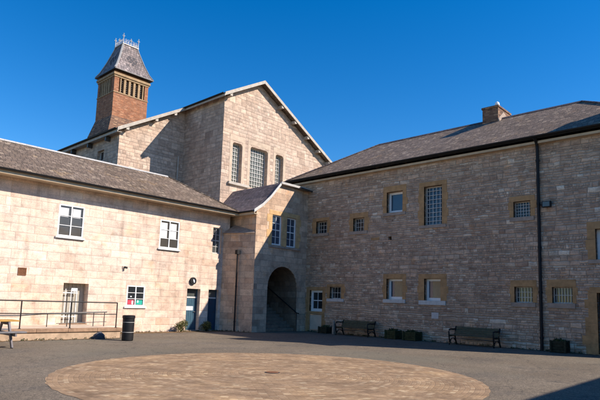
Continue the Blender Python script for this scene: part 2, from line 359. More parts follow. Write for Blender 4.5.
def surround(parent, F, o, outer, mat, sill=True, sillmat=None, quoin=True, proud=.012, sillproj=.05):
    # dressed-stone frame of separate blocks round an opening
    u0, u1, z0, z1 = o; U0, U1, Z0, Z1 = outer
    mb = MB(); pz = z0
    wbox(mb, F, U0, U1, z1, Z1, -.10, proud)
    k = 0; hgt = (z1-z0)/max(1, round((z1-z0)/.38))
    while pz < z1-.01:
        e = .07 if (quoin and k % 2) else 0
        j = random.uniform(-.015, .015)
        wbox(mb, F, U0-e+j, u0, pz+.003, pz+hgt-.003, -.10, proud*(.7+.5*random.random())); wbox(mb, F, u1, U1+e*.8-j, pz+.003, pz+hgt-.003, -.10, proud*(.7+.5*random.random()))
        pz += hgt; k += 1
    s = mb.build('surround', mat, parent, bevel=.008)
    if sill:
        mb = MB(); wbox(mb, F, U0+.04, U1-.02, Z0, z0, -.12, sillproj)
        mb.build('sill', sillmat or M['sill'], parent, bevel=.01)
    return s

def window(root, F, o, depth, kind, cols=2, rows=2, fw=.05, glass='glass', frame='white', name='window', barw=.022, extra=None):
    u0, u1, z0, z1 = o; mb = MB(); dd = -depth
    wbox(mb, F, u0, u0+fw, z0, z1, dd-.04, dd+.03); wbox(mb, F, u1-fw, u1, z0, z1, dd-.04, dd+.03)
    wbox(mb, F, u0+fw, u1-fw, z0, z0+fw*1.2, dd-.04, dd+.03); wbox(mb, F, u0+fw, u1-fw, z1-fw, z1, dd-.04, dd+.03)
    a, b, c, d = u0+fw, u1-fw, z0+fw*1.2, z1-fw
    for i in range(1, cols):
        u = a+(b-a)*i/cols; bw = fw*.8 if (cols == 2 and kind == 'casement') else barw
        wbox(mb, F, u-bw/2, u+bw/2, c, d, dd-.03, dd+.022)
    for j in range(1, rows):
        z = c+(d-c)*j/rows; bw = .05 if (kind == 'sash' and j*2 == rows) else barw
        wbox(mb, F, a, b, z-bw/2, z+bw/2, dd-.03, dd+(.026 if bw > .03 else .018))
    f = mb.build(name, M[frame], root, bevel=.003)
    g = MB(); wbox(g, F, u0+.01, u1-.01, z0+.01, z1-.01, dd-.05, dd-.012); g.build('pane', M[glass], f)
    return f

def bars(root, F, o, d, nu, nz, mat='offwhite', r=.011, name='window_bars'):
    u0, u1, z0, z1 = o; mb = MB()
    for i in range(1, nu): u = u0+(u1-u0)*i/nu; wbox(mb, F, u-r, u+r, z0, z1, d-r, d+r)
    for j in range(1, nz): z = z0+(z1-z0)*j/nz; wbox(mb, F, u0, u1, z-r*1.1, z+r*1.1, d-r*.8, d+r*1.2)
    return mb.build(name, M[mat], root)

def gutter(mb, a, b, r=.07, n=8):
    a = Vector(a); b = Vector(b); d = (b-a).normalized(); s = d.cross(Vector((0, 0, 1))).normalized()
    prof = [(s*math.cos(t)*r + Vector((0, 0, math.sin(t)*r))) for t in [math.pi+math.pi*k/n for k in range(n+1)]]
    prof += [(s*math.cos(t)*r*.86 + Vector((0, 0, math.sin(t)*r*.86))) for t in [2*math.pi-math.pi*k/n for k in range(n+1)]]
    mb.prism(prof, a, b)
def downpipe(root, x, y, z0, z1, r, nrm, name='downpipe', hopper=False):
    mb = MB(); mb.tube([(x, y, z0), (x, y, z1)], r, 12)
    z = z0+.5
    while z < z1-.2:
        mb.tube([(x, y, z-.04), (x, y, z+.04)], r*1.28, 12); mb.bar((x, y, z), (x+nrm[0]*r*2.2, y+nrm[1]*r*2.2, z), .03, .03); z += 1.8
    if hopper: mb.box(x-r*2.2, x+r*2.2, y-r*2.2, y+r*2.2, z1-.04, z1+.18)
    return mb.build(name, M['iron'], root)
def slab(mb, pts, t):                                # a sheet of pts thickened downward along its normal
    P = [Vector(p) for p in pts]; n = (P[1]-P[0]).cross(P[2]-P[0]).normalized()
    if n.z > 0: n = -n
    mb.prism(P, (0, 0, 0), n*t)

# ------------------------------------------------------------------ ground
g = MB(); g.poly([(-300, -300, 0), (500, -300, 0), (500, 500, 0), (-300, 500, 0)]); o = g.build('ground', M['asphalt']); o['kind'] = 'structure'
g = MB(); n = 128
g.poly([(CX+CR*math.cos(2*math.pi*k/n)*(1+.004*math.sin(k*2.3)), CY+CR*math.sin(2*math.pi*k/n)*(1+.004*math.sin(k*2.3)), .004) for k in range(n)])
o = g.build('paving', M['setts']); o['kind'] = 'structure'
# narrow strip of dirt and leaf litter along the wall feet
g = MB(); rnd = random.Random(3)
def strip(a, b, nrm, wmin, wmax, N):
    a = Vector(a); b = Vector(b); nrm = Vector(nrm); top = []; bot = []
    for k in range(N+1):
        p = a.lerp(b, k/N); top.append(p); bot.append(p+nrm*rnd.uniform(wmin, wmax))
    for k in range(N): g.poly([top[k], top[k+1], bot[k+1], bot[k]])
strip((10.7, 22, .008), (17.5, 22, .008), (0, -1, 0), .55, .8, 60)
strip((17.5, 22, .008), (18.26, 20.3, .008), (-.9, -.4, 0), .25, .4, 14)
strip((22.2, 20.2, .008), (22.2, 3, .008), (-1, 0, 0), .08, .22, 120)
strip((2.0, 19.28, .008), (10.6, 19.28, .008), (0, -1, 0), .08, .3, 70)
o = g.build('ground_litter', M['moss']); o['kind'] = 'structure'

# ------------------------------------------------------------------ LEFT: cream ashlar range
K = 22/21.6
def kx(x): return x*K
def kz(z): return (z-1.6)*K+1.6
YL = 22.0; FL = FY(YL); CXL = 17.52
A = thing('ashlar_building', 'long two-storey cream ashlar building on the left with white windows and two blue doors', 'building', (8, YL, 0))
w1 = (kx(8.74), kx(9.80), kz(3.93), kz(5.25)); w2 = (kx(13.43), kx(14.50), kz(3.90), kz(5.25)); w4 = (kx(16.52), kx(17.06), kz(3.92), kz(5.26))
w3 = (kx(11.97), kx(12.86), kz(1.17), kz(2.10)); dO = (kx(9.18), kx(10.22), .38, kz(2.07))
d1 = (kx(15.14), kx(15.92), 0, kz(2.08)); d2 = (kx(16.43), kx(17.06), 0, kz(2.08))
wl = [kx(4.2), kx(5.2), kz(3.93), kz(5.25)]
wb = MB()
wall_sheet(wb, FL, -8, CXL+.4, 0, 6.05, [(*w1, .05), (*w2, .05), (*w4, .14), (*w3, .05), (*dO, .45), (*d1, .30), (*d2, .22), (*wl, .05)])
wb.poly([(-8, YL, 0), (-8, 27.4, 0), (-8, 27.4, 6.05), (-8, 24.4, 7.8), (-8, YL, 6.05)]); wb.poly([(-8, 27.4, 0), (17.9, 27.4, 0), (17.9, 27.4, 6.05), (-8, 27.4, 6.05)])
wb.poly([(17.9, YL+.01, 0), (17.9, 27.4, 0), (17.9, 27.4, 6.05), (17.9, YL+.01, 6.05)])
wb.build('wall', M['ashlar'], A, recalc=False)
eY, eZ = 21.28, 6.22; rY, rZ = 24.4, 8.07; RX = 15.45
rb = MB()
slab(rb, [(-8, eY, eZ), (18.05, eY, eZ), (RX, rY, rZ), (-8, rY, rZ)], .05)
slab(rb, [(18.05, eY, eZ), (18.05, 27.5, eZ), (RX, rY, rZ)], .05)
slab(rb, [(-8, 27.5, eZ), (18.05, 27.5, eZ), (RX, rY, rZ), (-8, rY, rZ)], .05)
roof = rb.build('roof', M['slate'], A)
rt = MB(); x = -8
while x < RX-.1:
    rt.prism([(0, rY-.13, rZ-.055), (0, rY-.05, rZ+.035), (0, rY+.05, rZ+.035), (0, rY+.13, rZ-.055)], (x+.006, 0, 0), (min(x+.45, RX), 0, 0)); x += .45
rt.build('ridge_tiles', M['lead'], roof)
rt = MB(); hp = Vector((RX, rY, rZ+.02)); hq = Vector((17.9, eY+.1, eZ+.06))
for k in range(10): rt.bar(hp.lerp(hq, k/10+.002), hp.lerp(hq, (k+1)/10-.002), .17, .05)
rt.build('hip_tiles', M['slate'], roof)
gb = MB(); gutter(gb, (-8, eY-.05, eZ-.01), (17.98, eY-.05, eZ-.01), .075); gb.build('gutter', M['iron'], A)
fb = MB(); fb.box(-8, 18.0, eY+.04, eY+.075, eZ-.20, eZ-.06); fb.build('fascia', M['fascia'], A)
fb = MB(); fb.box(-8, 18.0, eY+.076, YL-.002, eZ-.17, eZ-.15); fb.build('soffit', M['fascia'], A)
def blind(f, F, o, dep, part): 
    u0, u1, z0, z1 = o; um = (u0+u1)/2
    for a, b in ((u0+.07, um-.12), (um+.05, u1-.15)):
        m = MB(); wbox(m, F, a, b, z1-(z1-z0)*part, z1-.14, -dep-.011, -dep-.006); m.build('blind', M['blind'], f)
for nm, oo, bl in (('a', w1, .38), ('b', w2, .66), ('d', wl, .4)):
    f = window(A, FL, oo, .035, 'casement', 2, 3, .06, 'glass_room'); blind(f, FL, oo, .035, bl)
    m = MB(); wbox(m, FL, oo[0]-.07, oo[1]+.07, oo[2]-.07, oo[2], -.03, .08); m.build('sill', M['white'], A, bevel=.006)
    m = MB(); wbox(m, FL, oo[0]-.02, oo[1]+.05, oo[2]-.095, oo[2]-.072, -.03, .06); m.build('sill_drip', M['darkmetal'], A)
f = window(A, FL, w4, .12, 'sash', 2, 4, .05, 'glass_grey', 'offwhite')
f = window(A, FL, w3, .035, 'casement', 2, 3, .06, 'glass')
uu = (w3[0]+w3[1])/2
m = MB(); wbox(m, FL, w3[0]+.09, uu-.06, w3[2]+.09, w3[2]+.29, -.046, -.030); m.build('red_poster', M['paint_red'], f)
m = MB(); wbox(m, FL, uu+.06, w3[1]-.09, w3[2]+.09, w3[2]+.29, -.046, -.030); m.build('green_poster', M['paint_green'], f)
for q in ((uu-.17, uu-.09, w3[2]+.10, w3[2]+.26), (uu+.10, uu+.17, w3[2]+.18, w3[2]+.28), (w3[0]+.2, w3[0]+.27, w3[2]+.42, w3[2]+.47)): m = MB(); wbox(m, FL, *q, -.046, -.026); m.build('notice', M['paper'], f)
m = MB(); wbox(m, FL, w3[0]-.10, w3[1]+.10, w3[2]-.07, w3[2], -.03, .07); m.build('sill', M['white'], A, bevel=.006)
# barred doorway on the ramp
u0, u1, z0, z1 = dO; m = MB()
wbox(m, FL, u0+.01, u1-.01, z0, z1, -.44, -.38)
nb = 6
for k in range(nb): wbox(m, FL, u0+.03+(u1-u0-.06)*k/nb, u0+.01+(u1-u0-.06)*(k+1)/nb, z0, z1, -.38, -.36)
dr = m.build('door', M['greywood'], A)
m = MB()
for t in (.18, .40, .62): m.tube([FL(u0+(u1-u0)*t, z0+.03, -.20), FL(u0+(u1-u0)*t, z1-.24, -.20)], .018, 8)
for zz in (z0+.32, z1-.40): wbox(m, FL, u0, u0+(u1-u0)*.66, zz-.018, zz+.018, -.225, -.19)
wbox(m, FL, u0+(u1-u0)*.40, u0+(u1-u0)*.64, z1-.34, z1-.20, -.22, -.19)
m.build('gate_bars', M['white'], dr)
m = MB(); wbox(m, FL, u0-.04, u1+.04, .386, .42, -.45, .03); m.build('threshold', M['coping'], dr)
# two painted doors
for oo, mt, dep, glz in ((d1, 'door', .26, 1), (d2, 'door2', .18, 1)):
    u0, u1, z0, z1 = oo; m = MB()
    wbox(m, FL, u0, u0+.05, z0, z1, -dep-.05, -dep+.03); wbox(m, FL, u1-.05, u1, z0, z1, -dep-.05, -dep+.03); wbox(m, FL, u0+.05, u1-.05, z1-.05, z1, -dep-.05, -dep+.03)
    wbox(m, FL, u0+.05, u1-.05, z0+.03, z1-.42, -dep-.045, -dep)
    for k in range(5): wbox(m, FL, u0+.07+(u1-u0-.14)*k/5, u0+.055+(u1-u0-.14)*(k+1)/5, z0+.12, z1-.5, -dep, -dep+.010)
    wbox(m, FL, u0+.05, u1-.05, z1-.42, z1-.38, -dep-.045, -dep+.02)
    dr = m.build('door', M[mt], A, bevel=.003)
    m = MB(); wbox(m, FL, u0+.05, u1-.05, z1-.38, z1-.05, -dep-.04, -dep-.01); m.build('fanlight', M['glass_grey'], dr)
    m = MB(); wbox(m, FL, u0+.04, u1-.05, z1-.46, z1-.39, -dep+.01, -dep+.03); m.build('transom', M['offwhite'], dr)
    m = MB(); m.tube([FL(u1-.12, z0+.95, -dep+.01), FL(u1-.12, z0+.95, -dep+.07)], .022, 10); m.tube([FL(u1-.12, z0+.95, -dep+.065), FL(u1-.22, z0+.95, -dep+.065)], .012, 8); m.build('handle', M['darkmetal'], dr)
    m = MB(); wbox(m, FL, u0-.02, u1+.02, 0, .05, -dep-.05, .04); m.build('doorstep', M['sill'], dr)
    if mt == 'door':
        m = MB(); wbox(m, FL, u0+.07, u1-.22, 1.02, 1.22, -dep+.005, -dep+.016); m.build('notice', M['paper'], dr)
rebase(A)

# ------------------------------------------------------------------ PORCH BLOCK with arch and stair
PY = 20.3; FP = FY(PY); PX0, PX1 = 18.26, 22.2
B = thing('arched_entrance_block', 'stone entrance block with round-arched stairway, two white sash windows and a sloping slate roof', 'building', (20.2, PY, 0))
s1 = (kx(19.52)*.995/K*1.0, 20.20, 4.60, 6.24); s1 = (19.42, 20.16, 4.60, 6.22); s2 = (20.54, 21.30, 4.58, 6.22)
ac, ar, asz = 20.36, 1.12, 2.35
wb = MB()
# front: piece below/around arch and the part above with the windows
seg = 24; arc = [(ac+ar*math.cos(math.pi*k/seg), asz+ar*math.sin(math.pi*k/seg)) for k in range(seg+1)]   # from right to left
wb.poly([FP(PX0, 0, 0), FP(ac-ar, 0, 0), FP(ac-ar, asz, 0), FP(PX0, asz, 0)]); wb.poly([FP(ac+ar, 0, 0), FP(PX1, 0, 0), FP(PX1, asz, 0), FP(ac+ar, asz, 0)])
topz = 3.9
for (a0, b0), (a1, b1) in zip(arc, arc[1:]): wb.poly([FP(a0, b0, 0), FP(a0, topz, 0), FP(a1, topz, 0), FP(a1, b1, 0)])
wb.poly([FP(PX0, asz, 0), FP(ac-ar, asz, 0), FP(ac-ar, topz, 0), FP(PX0, topz, 0)]); wb.poly([FP(ac+ar, asz, 0), FP(PX1, asz, 0), FP(PX1, topz, 0), FP(ac+ar, topz, 0)])
wall_sheet(wb, FP, PX0, PX1, topz, 6.28, [(*s1, .16), (*s2, .16)])
wb.poly([FP(PX0, 6.28, 0), FP(PX1, 6.28, 0), FP(PX1, 7.92, 0), FP(19.85, 7.92, 0), FP(19.0, 6.98, 0)])
# west side, roof-high back
wb.poly([(PX0, PY, 0), (PX0, 24.2, 0), (PX0, 24.2, 6.3), (PX0, PY, 6.3)])
wb.build('wall', M['porch_stone'], B, recalc=False); wb = MB()
# tunnel
for (a0, b0), (a1, b1) in zip(arc, arc[1:]): wb.poly([(a0, PY, b0), (a1, PY, b1), (a1, PY+3.7, b1), (a0, PY+3.7, b0)])
for xx in (ac-ar, ac+ar): wb.poly([(xx, PY, 0), (xx, PY+3.7, 0), (xx, PY+3.7, asz), (xx, PY, asz)])
wb.poly([(a, PY+3.7, b) for a, b in arc]+[(ac-ar, PY+3.7, 0), (ac+ar, PY+3.7, 0)])
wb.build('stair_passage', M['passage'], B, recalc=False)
# arch ring of voussoirs
m = MB(); nv = 13
for k in range(nv):
    t0 = math.pi*k/nv+.006; t1 = math.pi*(k+1)/nv-.006; p = []
    for rr, dd in ((ar+.002, 0), (ar+.27, 0)):
        p += [(rr, t0), (rr, t1)]
    pts = [(ac+rr*math.cos(t), asz+rr*math.sin(t)) for rr, t in ((ar+.002, t0), (ar+.27, t0), (ar+.27, t1), (ar+.002, t1))]
    m.hexa([(a, PY+.05, b) for a, b in pts]+[(a, PY-.012, b) for a, b in pts])
m.build('arch_stones', M['porch_stone'], B, bevel=.008)
# stair
m = MB(); z = 0; y = PY+.12
for k in range(12):
    m.box(ac-ar+.002, ac+ar-.002, y, PY+3.69, z+.001, z+.175); z += .175; y += .285
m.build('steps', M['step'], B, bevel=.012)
m = MB(); m.tube([(21.38, 19.98, .98), (21.38, 20.15, 1.0), (21.38, 22.9, 2.62)], .028, 10)
m.tube([(21.38, 20.16, 0), (21.38, 20.16, 1.0)], .022, 8); m.tube([(21.38, 21.6, 1.85), (21.46, 21.6, 1.8)], .015, 8); m.tube([(21.38, 22.6, 2.44), (21.46, 22.6, 2.39)], .015, 8)
m.build('handrail', M['iron'], B)
for oo in (s1, s2): window(B, FP, oo, .12, 'sash', 2, 4, .065, 'glass_blue')
m = MB()                                          # ochre jambs, mullion and lintel
def blk(a, b, c, d): wbox(m, FP, a, b, c, d, -.11, .012)
blk(19.18, 21.56, 6.223, 6.46)
for k in range(4):
    z0 = 4.56+.415*k; blk(19.18-(.16 if k % 2 else 0), 19.418, z0+.003, z0+.41); blk(20.163, 20.538, z0+.003, z0+.41); blk(21.302, 21.56+(.1 if k % 2 else 0), z0+.003, z0+.41)
m.build('surround', M['buff2'], B, bevel=.008)
m = MB(); wbox(m, FP, 19.2, 21.62, 4.44, 4.555, -.1, .06); m.build('sill', M['sill'], B, bevel=.01)
# roof: bell-cast slope on the west, lead flat on top
rp = [(17.92, 6.22), (18.5, 6.62), (19.05, 7.12), (19.82, 8.0)]
rb = MB()
for (a, b), (c, d) in zip(rp, rp[1:]): slab(rb, [(a, PY-.18, b), (c, PY-.18, d), (c, 24.2, d), (a, 24.2, b)], .05)
roof = rb.build('roof', M['slate_dark'], B)
m = MB(); slab(m, [(19.82, PY-.16, 8.0), (22.19, PY-.16, 8.02), (22.19, 24.2, 8.02), (19.82, 24.2, 8.0)], .06); m.build('flat_roof', M['lead'], roof)
m = MB()
for (a, b), (c, d) in zip(rp, rp[1:]): m.hexa([(a, PY-.21, b-.12), (c, PY-.21, d-.12), (c, PY-.17, d-.12), (a, PY-.17, b-.12), (a, PY-.21, b+.05), (c, PY-.21, d+.05), (c, PY-.17, d+.05), (a, PY-.17, b+.05)])
m.build('bargeboard', M['offwhite'], roof)
m = MB(); m.box(19.80, 22.19, PY-.24, PY-.162, 7.94, 8.06); m.build('coping', M['lead'], roof)
m = MB(); m.tube([(21.2, PY-.3, 7.96), (22.3, PY-.3, 7.90)], .05, 10); m.build('gutter', M['darkmetal'], roof)
m = MB(); gutter(m, (17.87, PY-.2, 6.20), (17.87, 21.3, 6.20), .07); m.build('eaves_gutter', M['iron'], roof)
m = MB(); m.box(17.95, 17.98, PY-.18, 21.95, 6.03, 6.16); m.box(17.981, 18.255, PY-.16, 22.0, 6.04, 6.07); m.build('fascia', M['fascia'], roof)
# splayed lower wall with sloping cap
m = MB(); m.hexa([(CXL, YL-.003, 0), (PX0-.003, PY+.003, 0), (PX0-.003, YL-.003, 0), (PX0-.004, YL-.003, 0), (CXL, YL-.003, 5.08), (PX0-.003, PY+.003, 5.08), (PX0-.003, YL-.003, 5.08), (PX0-.004, YL-.003, 5.08)])
m.build('splayed_wall', M['porch_stone'], B)
m = MB(); m.hexa([(CXL-.10, YL-.004, 5.082), (PX0-.06, PY-.02, 5.082), (PX0-.004, YL-.004, 5.082), (PX0-.005, YL-.004, 5.082), (CXL+.1, YL-.004, 5.20), (PX0-.02, PY+.12, 5.20), (PX0-.004, YL-.004, 5.62), (PX0-.005, YL-.004, 5.62)])
m.build('sloping_cap', M['sill'], B)
downpipe(B, 17.78, 21.10, 0, 4.0, .042, (.8, .3), hopper=True)
rebase(B)

# ------------------------------------------------------------------ RIGHT: rubble cell block
XR = 22.2; FR = FX(XR)
C = thing('rubble_cell_block', 'dark rubble-stone block on the right in shade, slate roof and small ochre-framed barred windows', 'building', (XR, 12, 0))
win = dict(
 a=((18.81, 19.61, 5.45, 6.14), (18.66, 19.88, 5.28, 6.33)), b=((16.29, 17.00, 5.40, 6.10), (16.04, 17.24, 5.22, 6.38)),
 c=((13.98, 14.90, 6.19, 7.25), (13.76, 15.12, 6.03, 7.55)), d=((11.85, 12.78, 5.40, 7.27), (11.60, 13.05, 5.25, 7.50)),
 e=((7.85, 8.54, 5.42, 6.09), (7.66, 8.72, 5.24, 6.32)), f=((4.45, 5.47, 3.55, 4.72), (4.2, 5.76, 3.40, 5.01)),
 g=((19.02, 19.95, 1.12, 2.29), (18.80, 20.2, 1.0, 2.46)), h=((17.72, 18.50, 1.84, 2.48), (17.50, 18.72, 1.68, 2.62)),
 i=((13.95, 14.86, 1.88, 2.89), (13.74, 15.06, 1.70, 3.13)), j=((11.92, 12.76, 1.86, 2.88), (11.62, 13.06, 1.66, 3.10)),
 k=((7.83, 8.56, 1.87, 2.52), (7.67, 8.72, 1.69, 2.79)), l=((6.33, 7.08, 1.88, 2.51), (6.20, 7.28, 1.68, 2.81)),
 m=((4.5, 5.49, 0.02, 2.30), (4.3, 5.74, 0.0, 2.52)))
holes = [(v[0][0], v[0][1], v[0][2], v[0][3], .34) for k, v in win.items()]
holes.append((14.60, 14.80, 4.82, 5.00, .25)); holes.append((19.05, 19.92, .12, .94, .07))
wb = MB(); wall_sheet(wb, FR, 2.9, 21.95, 0, 8.42, holes)
wb.poly([(XR, 21.95, 0), (30, 21.95, 0), (30, 21.95, 8.42), (XR, 21.95, 8.42)]); wb.poly([(30, 2.9, 0), (30, 21.95, 0), (30, 21.95, 8.42), (30, 2.9, 8.42)]); wb.poly([(XR, 2.9, 0), (30, 2.9, 0), (30, 2.9, 8.42), (XR, 2.9, 8.42)])
wb.build('wall', M['rubble'], C, recalc=False)
ex, ez = 21.80, 8.66; rx, rz = 25.85, 11.2; ya, yb = 2.6, 21.9; ra, rbb = 6.67, 17.95
rb = MB()
slab(rb, [(ex, ya, ez), (rx, ra, rz), (rx, rbb, rz), (ex, yb, ez)], .05)
slab(rb, [(ex, yb, ez), (rx, rbb, rz), (29.9, yb, ez)], .05); slab(rb, [(ex, ya, ez), (29.9, ya, ez), (rx, ra, rz)], .05)
slab(rb, [(29.9, ya, ez), (29.9, yb, ez), (rx, rbb, rz), (rx, ra, rz)], .05)
roof = rb.build('roof', M['slate'], C)
m = MB(); y = ra
while y < rbb-.05:
    m.prism([(rx-.13, 0, rz-.055), (rx-.05, 0, rz+.035), (rx+.05, 0, rz+.035), (rx+.13, 0, rz-.055)], (0, y+.006, 0), (0, min(y+.45, rbb), 0)); y += .45
def hips(m, p, q, n):
    p = Vector(p); q = Vector(q)
    for k in range(n): m.bar(p.lerp(q, k/n+.002), p.lerp(q, (k+1)/n-.002), .2, .05)
hips(m, (rx, rbb, rz+.01), (ex+.05, yb-.05, ez+.05), 12); hips(m, (rx, ra, rz+.01), (ex+.05, ya+.05, ez+.05), 12)
m.build('ridge_tiles', M['slate_dark'], roof)
# chimney on the ridge
m = MB(); m.box(25.5, 27.1, 10.5, 11.32, 10.6, 11.74); m.box(25.46, 27.14, 10.46, 11.36, 11.741, 11.84)
ch = m.build('chimney', M['brick_old'], roof, bevel=.01)
m = MB(); m.box(22.32, 24.2, 3.0, 3.75, 8.0, 11.35); m.box(22.28, 24.24, 2.96, 3.79, 11.351, 11.46); m.build('chimney', M['brick_old'], roof, bevel=.01)  # unseen second stack, added so its shadow reaches farther across the ground
m = MB(); m.hexa([(25.47, 10.40, 10.92), (27.1, 10.40, 11.15), (27.1, 10.495, 11.15), (25.47, 10.495, 10.92), (25.47, 10.46, 11.12), (26.1, 10.46, 11.62), (26.1, 10.495, 11.62), (25.47, 10.495, 11.12)])
m.build('flashing', M['sill'], ch)
m = MB(); m.lathe((25.65, 10.6, 11.84), [(.10, 0), (.12, .05), (.10, .16), (.04, .22)], 16); m.build('chimney_cowl', M['white'], ch)
m = MB(); gutter(m, (ex-.045, ya, ez), (ex-.045, yb, ez), .07); m.build('gutter', M['iron'], C)
m = MB(); m.box(ex+.025, ex+.05, ya, yb, ez-.10, ez-.052); m.build('fascia', M['iron'], C)
m = MB(); m.box(ex+.20, XR-.001, 2.8, 21.95, 8.40, 8.50); m.build('eaves_course', M['fascia'], C)
dp = downpipe(C, XR-.09, 7.49, 0, 8.3, .062, (1, 0)); m = MB(); m.tube([(XR-.09, 7.49, 8.3), (XR-.2, 7.49, 8.46), (ex-.03, 7.49, 8.6)], .062, 12); m.build('swan_neck', M['iron'], dp)
for k, (oo, out) in win.items():
    sm = M['buff']; sill = k not in ('m', 'g')
    surround(C, FR, oo, out, sm, sill=sill, sillmat=M['white_stone'] if k in ('h',) else (M['offwhite'] if k in ('j', 'i') else M['sill']))
    if k in ('a', 'b', 'e', 'k', 'l', 'h'):
        f = window(C, FR, oo, .24, 'plain', 1, 2 if k in 'hl' else 1, .035, 'glass', 'offwhite'); bars(f, FR, oo, -.20, {'a': 4, 'b': 4, 'h': 4, 'e': 6, 'k': 6, 'l': 7}[k], {'a': 3, 'b': 3, 'h': 2, 'e': 5, 'k': 3, 'l': 2}[k], r=.009)
    elif k == 'd':
        f = window(C, FR, oo, .24, 'plain', 1, 1, .05, 'glass_blue', 'offwhite'); bars(f, FR, oo, -.20, 5, 9, r=.011)
    elif k in ('c', 'i', 'j', 'f'):
        f = window(C, FR, oo, .26, 'plain', 1, 1, .11, 'glass_blue', 'white')
        if k in 'ij':
            m = MB(); u0, u1, z0, z1 = oo; n = 14
            for q in range(n):
                t0 = u0+.12+(u1-u0-.42)*q/n; t1 = u0+.12+(u1-u0-.42)*(q+1)/n
                wbox(m, FR, t0, t1, z0+.14, z1-.12, -.271, -.266+(.006 if q % 2 else 0))
            m.build('curtain', M['curtain'], f)
    elif k == 'g':
        window(C, FR, oo, .18, 'sash', 2, 2, .13, 'glass', 'white')
    elif k == 'm':
        u0, u1, z0, z1 = oo; m = MB(); wbox(m, FR, u0, u1, z0, z1, -.3, -.24)
        for q in range(5): wbox(m, FR, u0+.04+.18*q, u0+.2+.18*q, z0+.05, z1-.05, -.24, -.225)
        d = m.build('door', M['brown_door'], C); m = MB(); m.tube([FR(u1-.12, 1.0, -.22), FR(u1-.12, 1.0, -.16)], .03, 10); m.build('handle', M['iron'], d)
# blocked lower half of the old doorway under the white sash window
m = MB(); wbox(m, FR, 19.055, 19.915, .125, .935, -.065, -.03); m.build('blocked_doorway', M['trim'], C, bevel=.01)
m = MB()
for q in range(3):
    z0 = .02+.32*q; wbox(m, FR, 18.82-(.06 if q % 2 else 0), 19.045, z0, z0+.315, -.05, .012); wbox(m, FR, 19.925, 20.2, z0, z0+.315, -.05, .012)
wbox(m, FR, 18.85, 20.15, .985, 1.115, -.05, .02); m.build('surround', M['buff'], C, bevel=.008)
m = MB()
for q in range(7):
    z0 = .02+.34*q; wbox(m, FR, 5.742, 5.742+(.18 if q % 2 else .06)+(.12 if q < 3 else 0), z0, z0+.335, -.05, .010)
m.build('quoins', M['buff'], C, bevel=.008)
m = MB(); wbox(m, FR, 14.59, 14.81, 4.81, 5.01, -.26, -.2); m.build('vent_hole', M['black_hole'], C)
m = MB(); wbox(m, FR, 15.33, 15.84, 4.86, 5.0, -.03, .008); m.build('patch_stone', M['buff'], C, bevel=.006)
m = MB(); wbox(m, FR, 12.03, 12.38, 1.04, 1.32, -.03, .008); m.build('patch_stone', M['white_stone'], C, bevel=.006)
rebase(C)

# ------------------------------------------------------------------ BACK: tall gabled hall
YB, YA2 = 24.2, 28.2; AX, AZ, SL = 21.65, 15.42, .56
def rz_(x): return AZ-SL*abs(x-AX)
D = thing('gabled_hall', 'tall pale stone hall behind the courtyard with a big sunlit gable and three barred windows', 'building', (22, 26, 0))
FB = FY(YB); FA = FY(YA2)
g1 = (19.63, 20.38, 8.58, 11.02); g2 = (21.05, 22.52, 8.50, 11.08); g3 = (23.22, 23.92, 8.58, 11.08)
XB = 18.85; XA = 14.45; XE = 28.9; TH = .16
wb = MB()
wall_sheet(wb, FB, XB, XE, 0, 11.12, [(*g1, .38), (*g2, .38), (*g3, .38)])
wb.poly([FB(XB, 11.12, 0), FB(XE, 11.12, 0), FB(XE, rz_(XE)-TH, 0), FB(AX, AZ-TH, 0), FB(XB, rz_(XB)-TH, 0)])
wb.poly([FA(XA, 0, 0), FA(XB, 0, 0), FA(XB, rz_(XB)-TH, 0), FA(XA, rz_(XA)-TH, 0)])
wb.poly([(XB, YB, 0), (XB, YA2, 0), (XB, YA2, rz_(XB)-TH), (XB, YB, rz_(XB)-TH)])
sw = [(29.95, 30.8, 9.2, 10.35, .3), (33.0, 33.8, 9.2, 10.35, .3)]
wall_sheet(wb, FX(XA), YA2, 48, 0, rz_(XA)-TH, sw)
wb.poly([(XE, YB, 0), (XE, 48, 0), (XE, 48, rz_(XE)-TH), (XE, YB, rz_(XE)-TH)])
wb.poly([(XA, 48, 0), (XE, 48, 0), (XE, 48, rz_(XE)-TH), (AX, 48, AZ-TH), (XA, 48, rz_(XA)-TH)])
wb.build('wall', M['gable_stone'], D, recalc=False)
xl, xr = XA-.35, XE+.35; vB, vA = YB-.38, YA2-.38
rb = MB()
slab(rb, [(xl, vA, rz_(xl)), (XB-.30, vA, rz_(XB-.30)), (XB-.30, 48.3, rz_(XB-.30)), (xl, 48.3, rz_(xl))], .09)
slab(rb, [(XB-.30, vB, rz_(XB-.30)), (AX, vB, AZ), (AX, 48.3, AZ), (XB-.30, 48.3, rz_(XB-.30))], .09)
slab(rb, [(AX, vB, AZ), (xr, vB, rz_(xr)), (xr, 48.3, rz_(xr)), (AX, 48.3, AZ)], .09)
roof = rb.build('roof', M['slate'], D)
def verge(x0, x1, y, mat, t=.19, nm='bargeboard', w=.05, off=0):
    m = MB(); z0, z1 = rz_(x0), rz_(x1)
    m.hexa([(x0, y-w, z0-t), (x1, y-w, z1-t), (x1, y, z1-t), (x0, y, z0-t), (x0, y-w, z0+.02), (x1, y-w, z1+.02), (x1, y, z1+.02), (x0, y, z0+.02)])
    return m.build(nm, M[mat], roof)
verge(xl, XB-.30, vA-.002, 'board'); verge(XB-.30, AX-.002, vB-.002, 'board'); verge(AX+.002, xr, vB-.002, 'board')
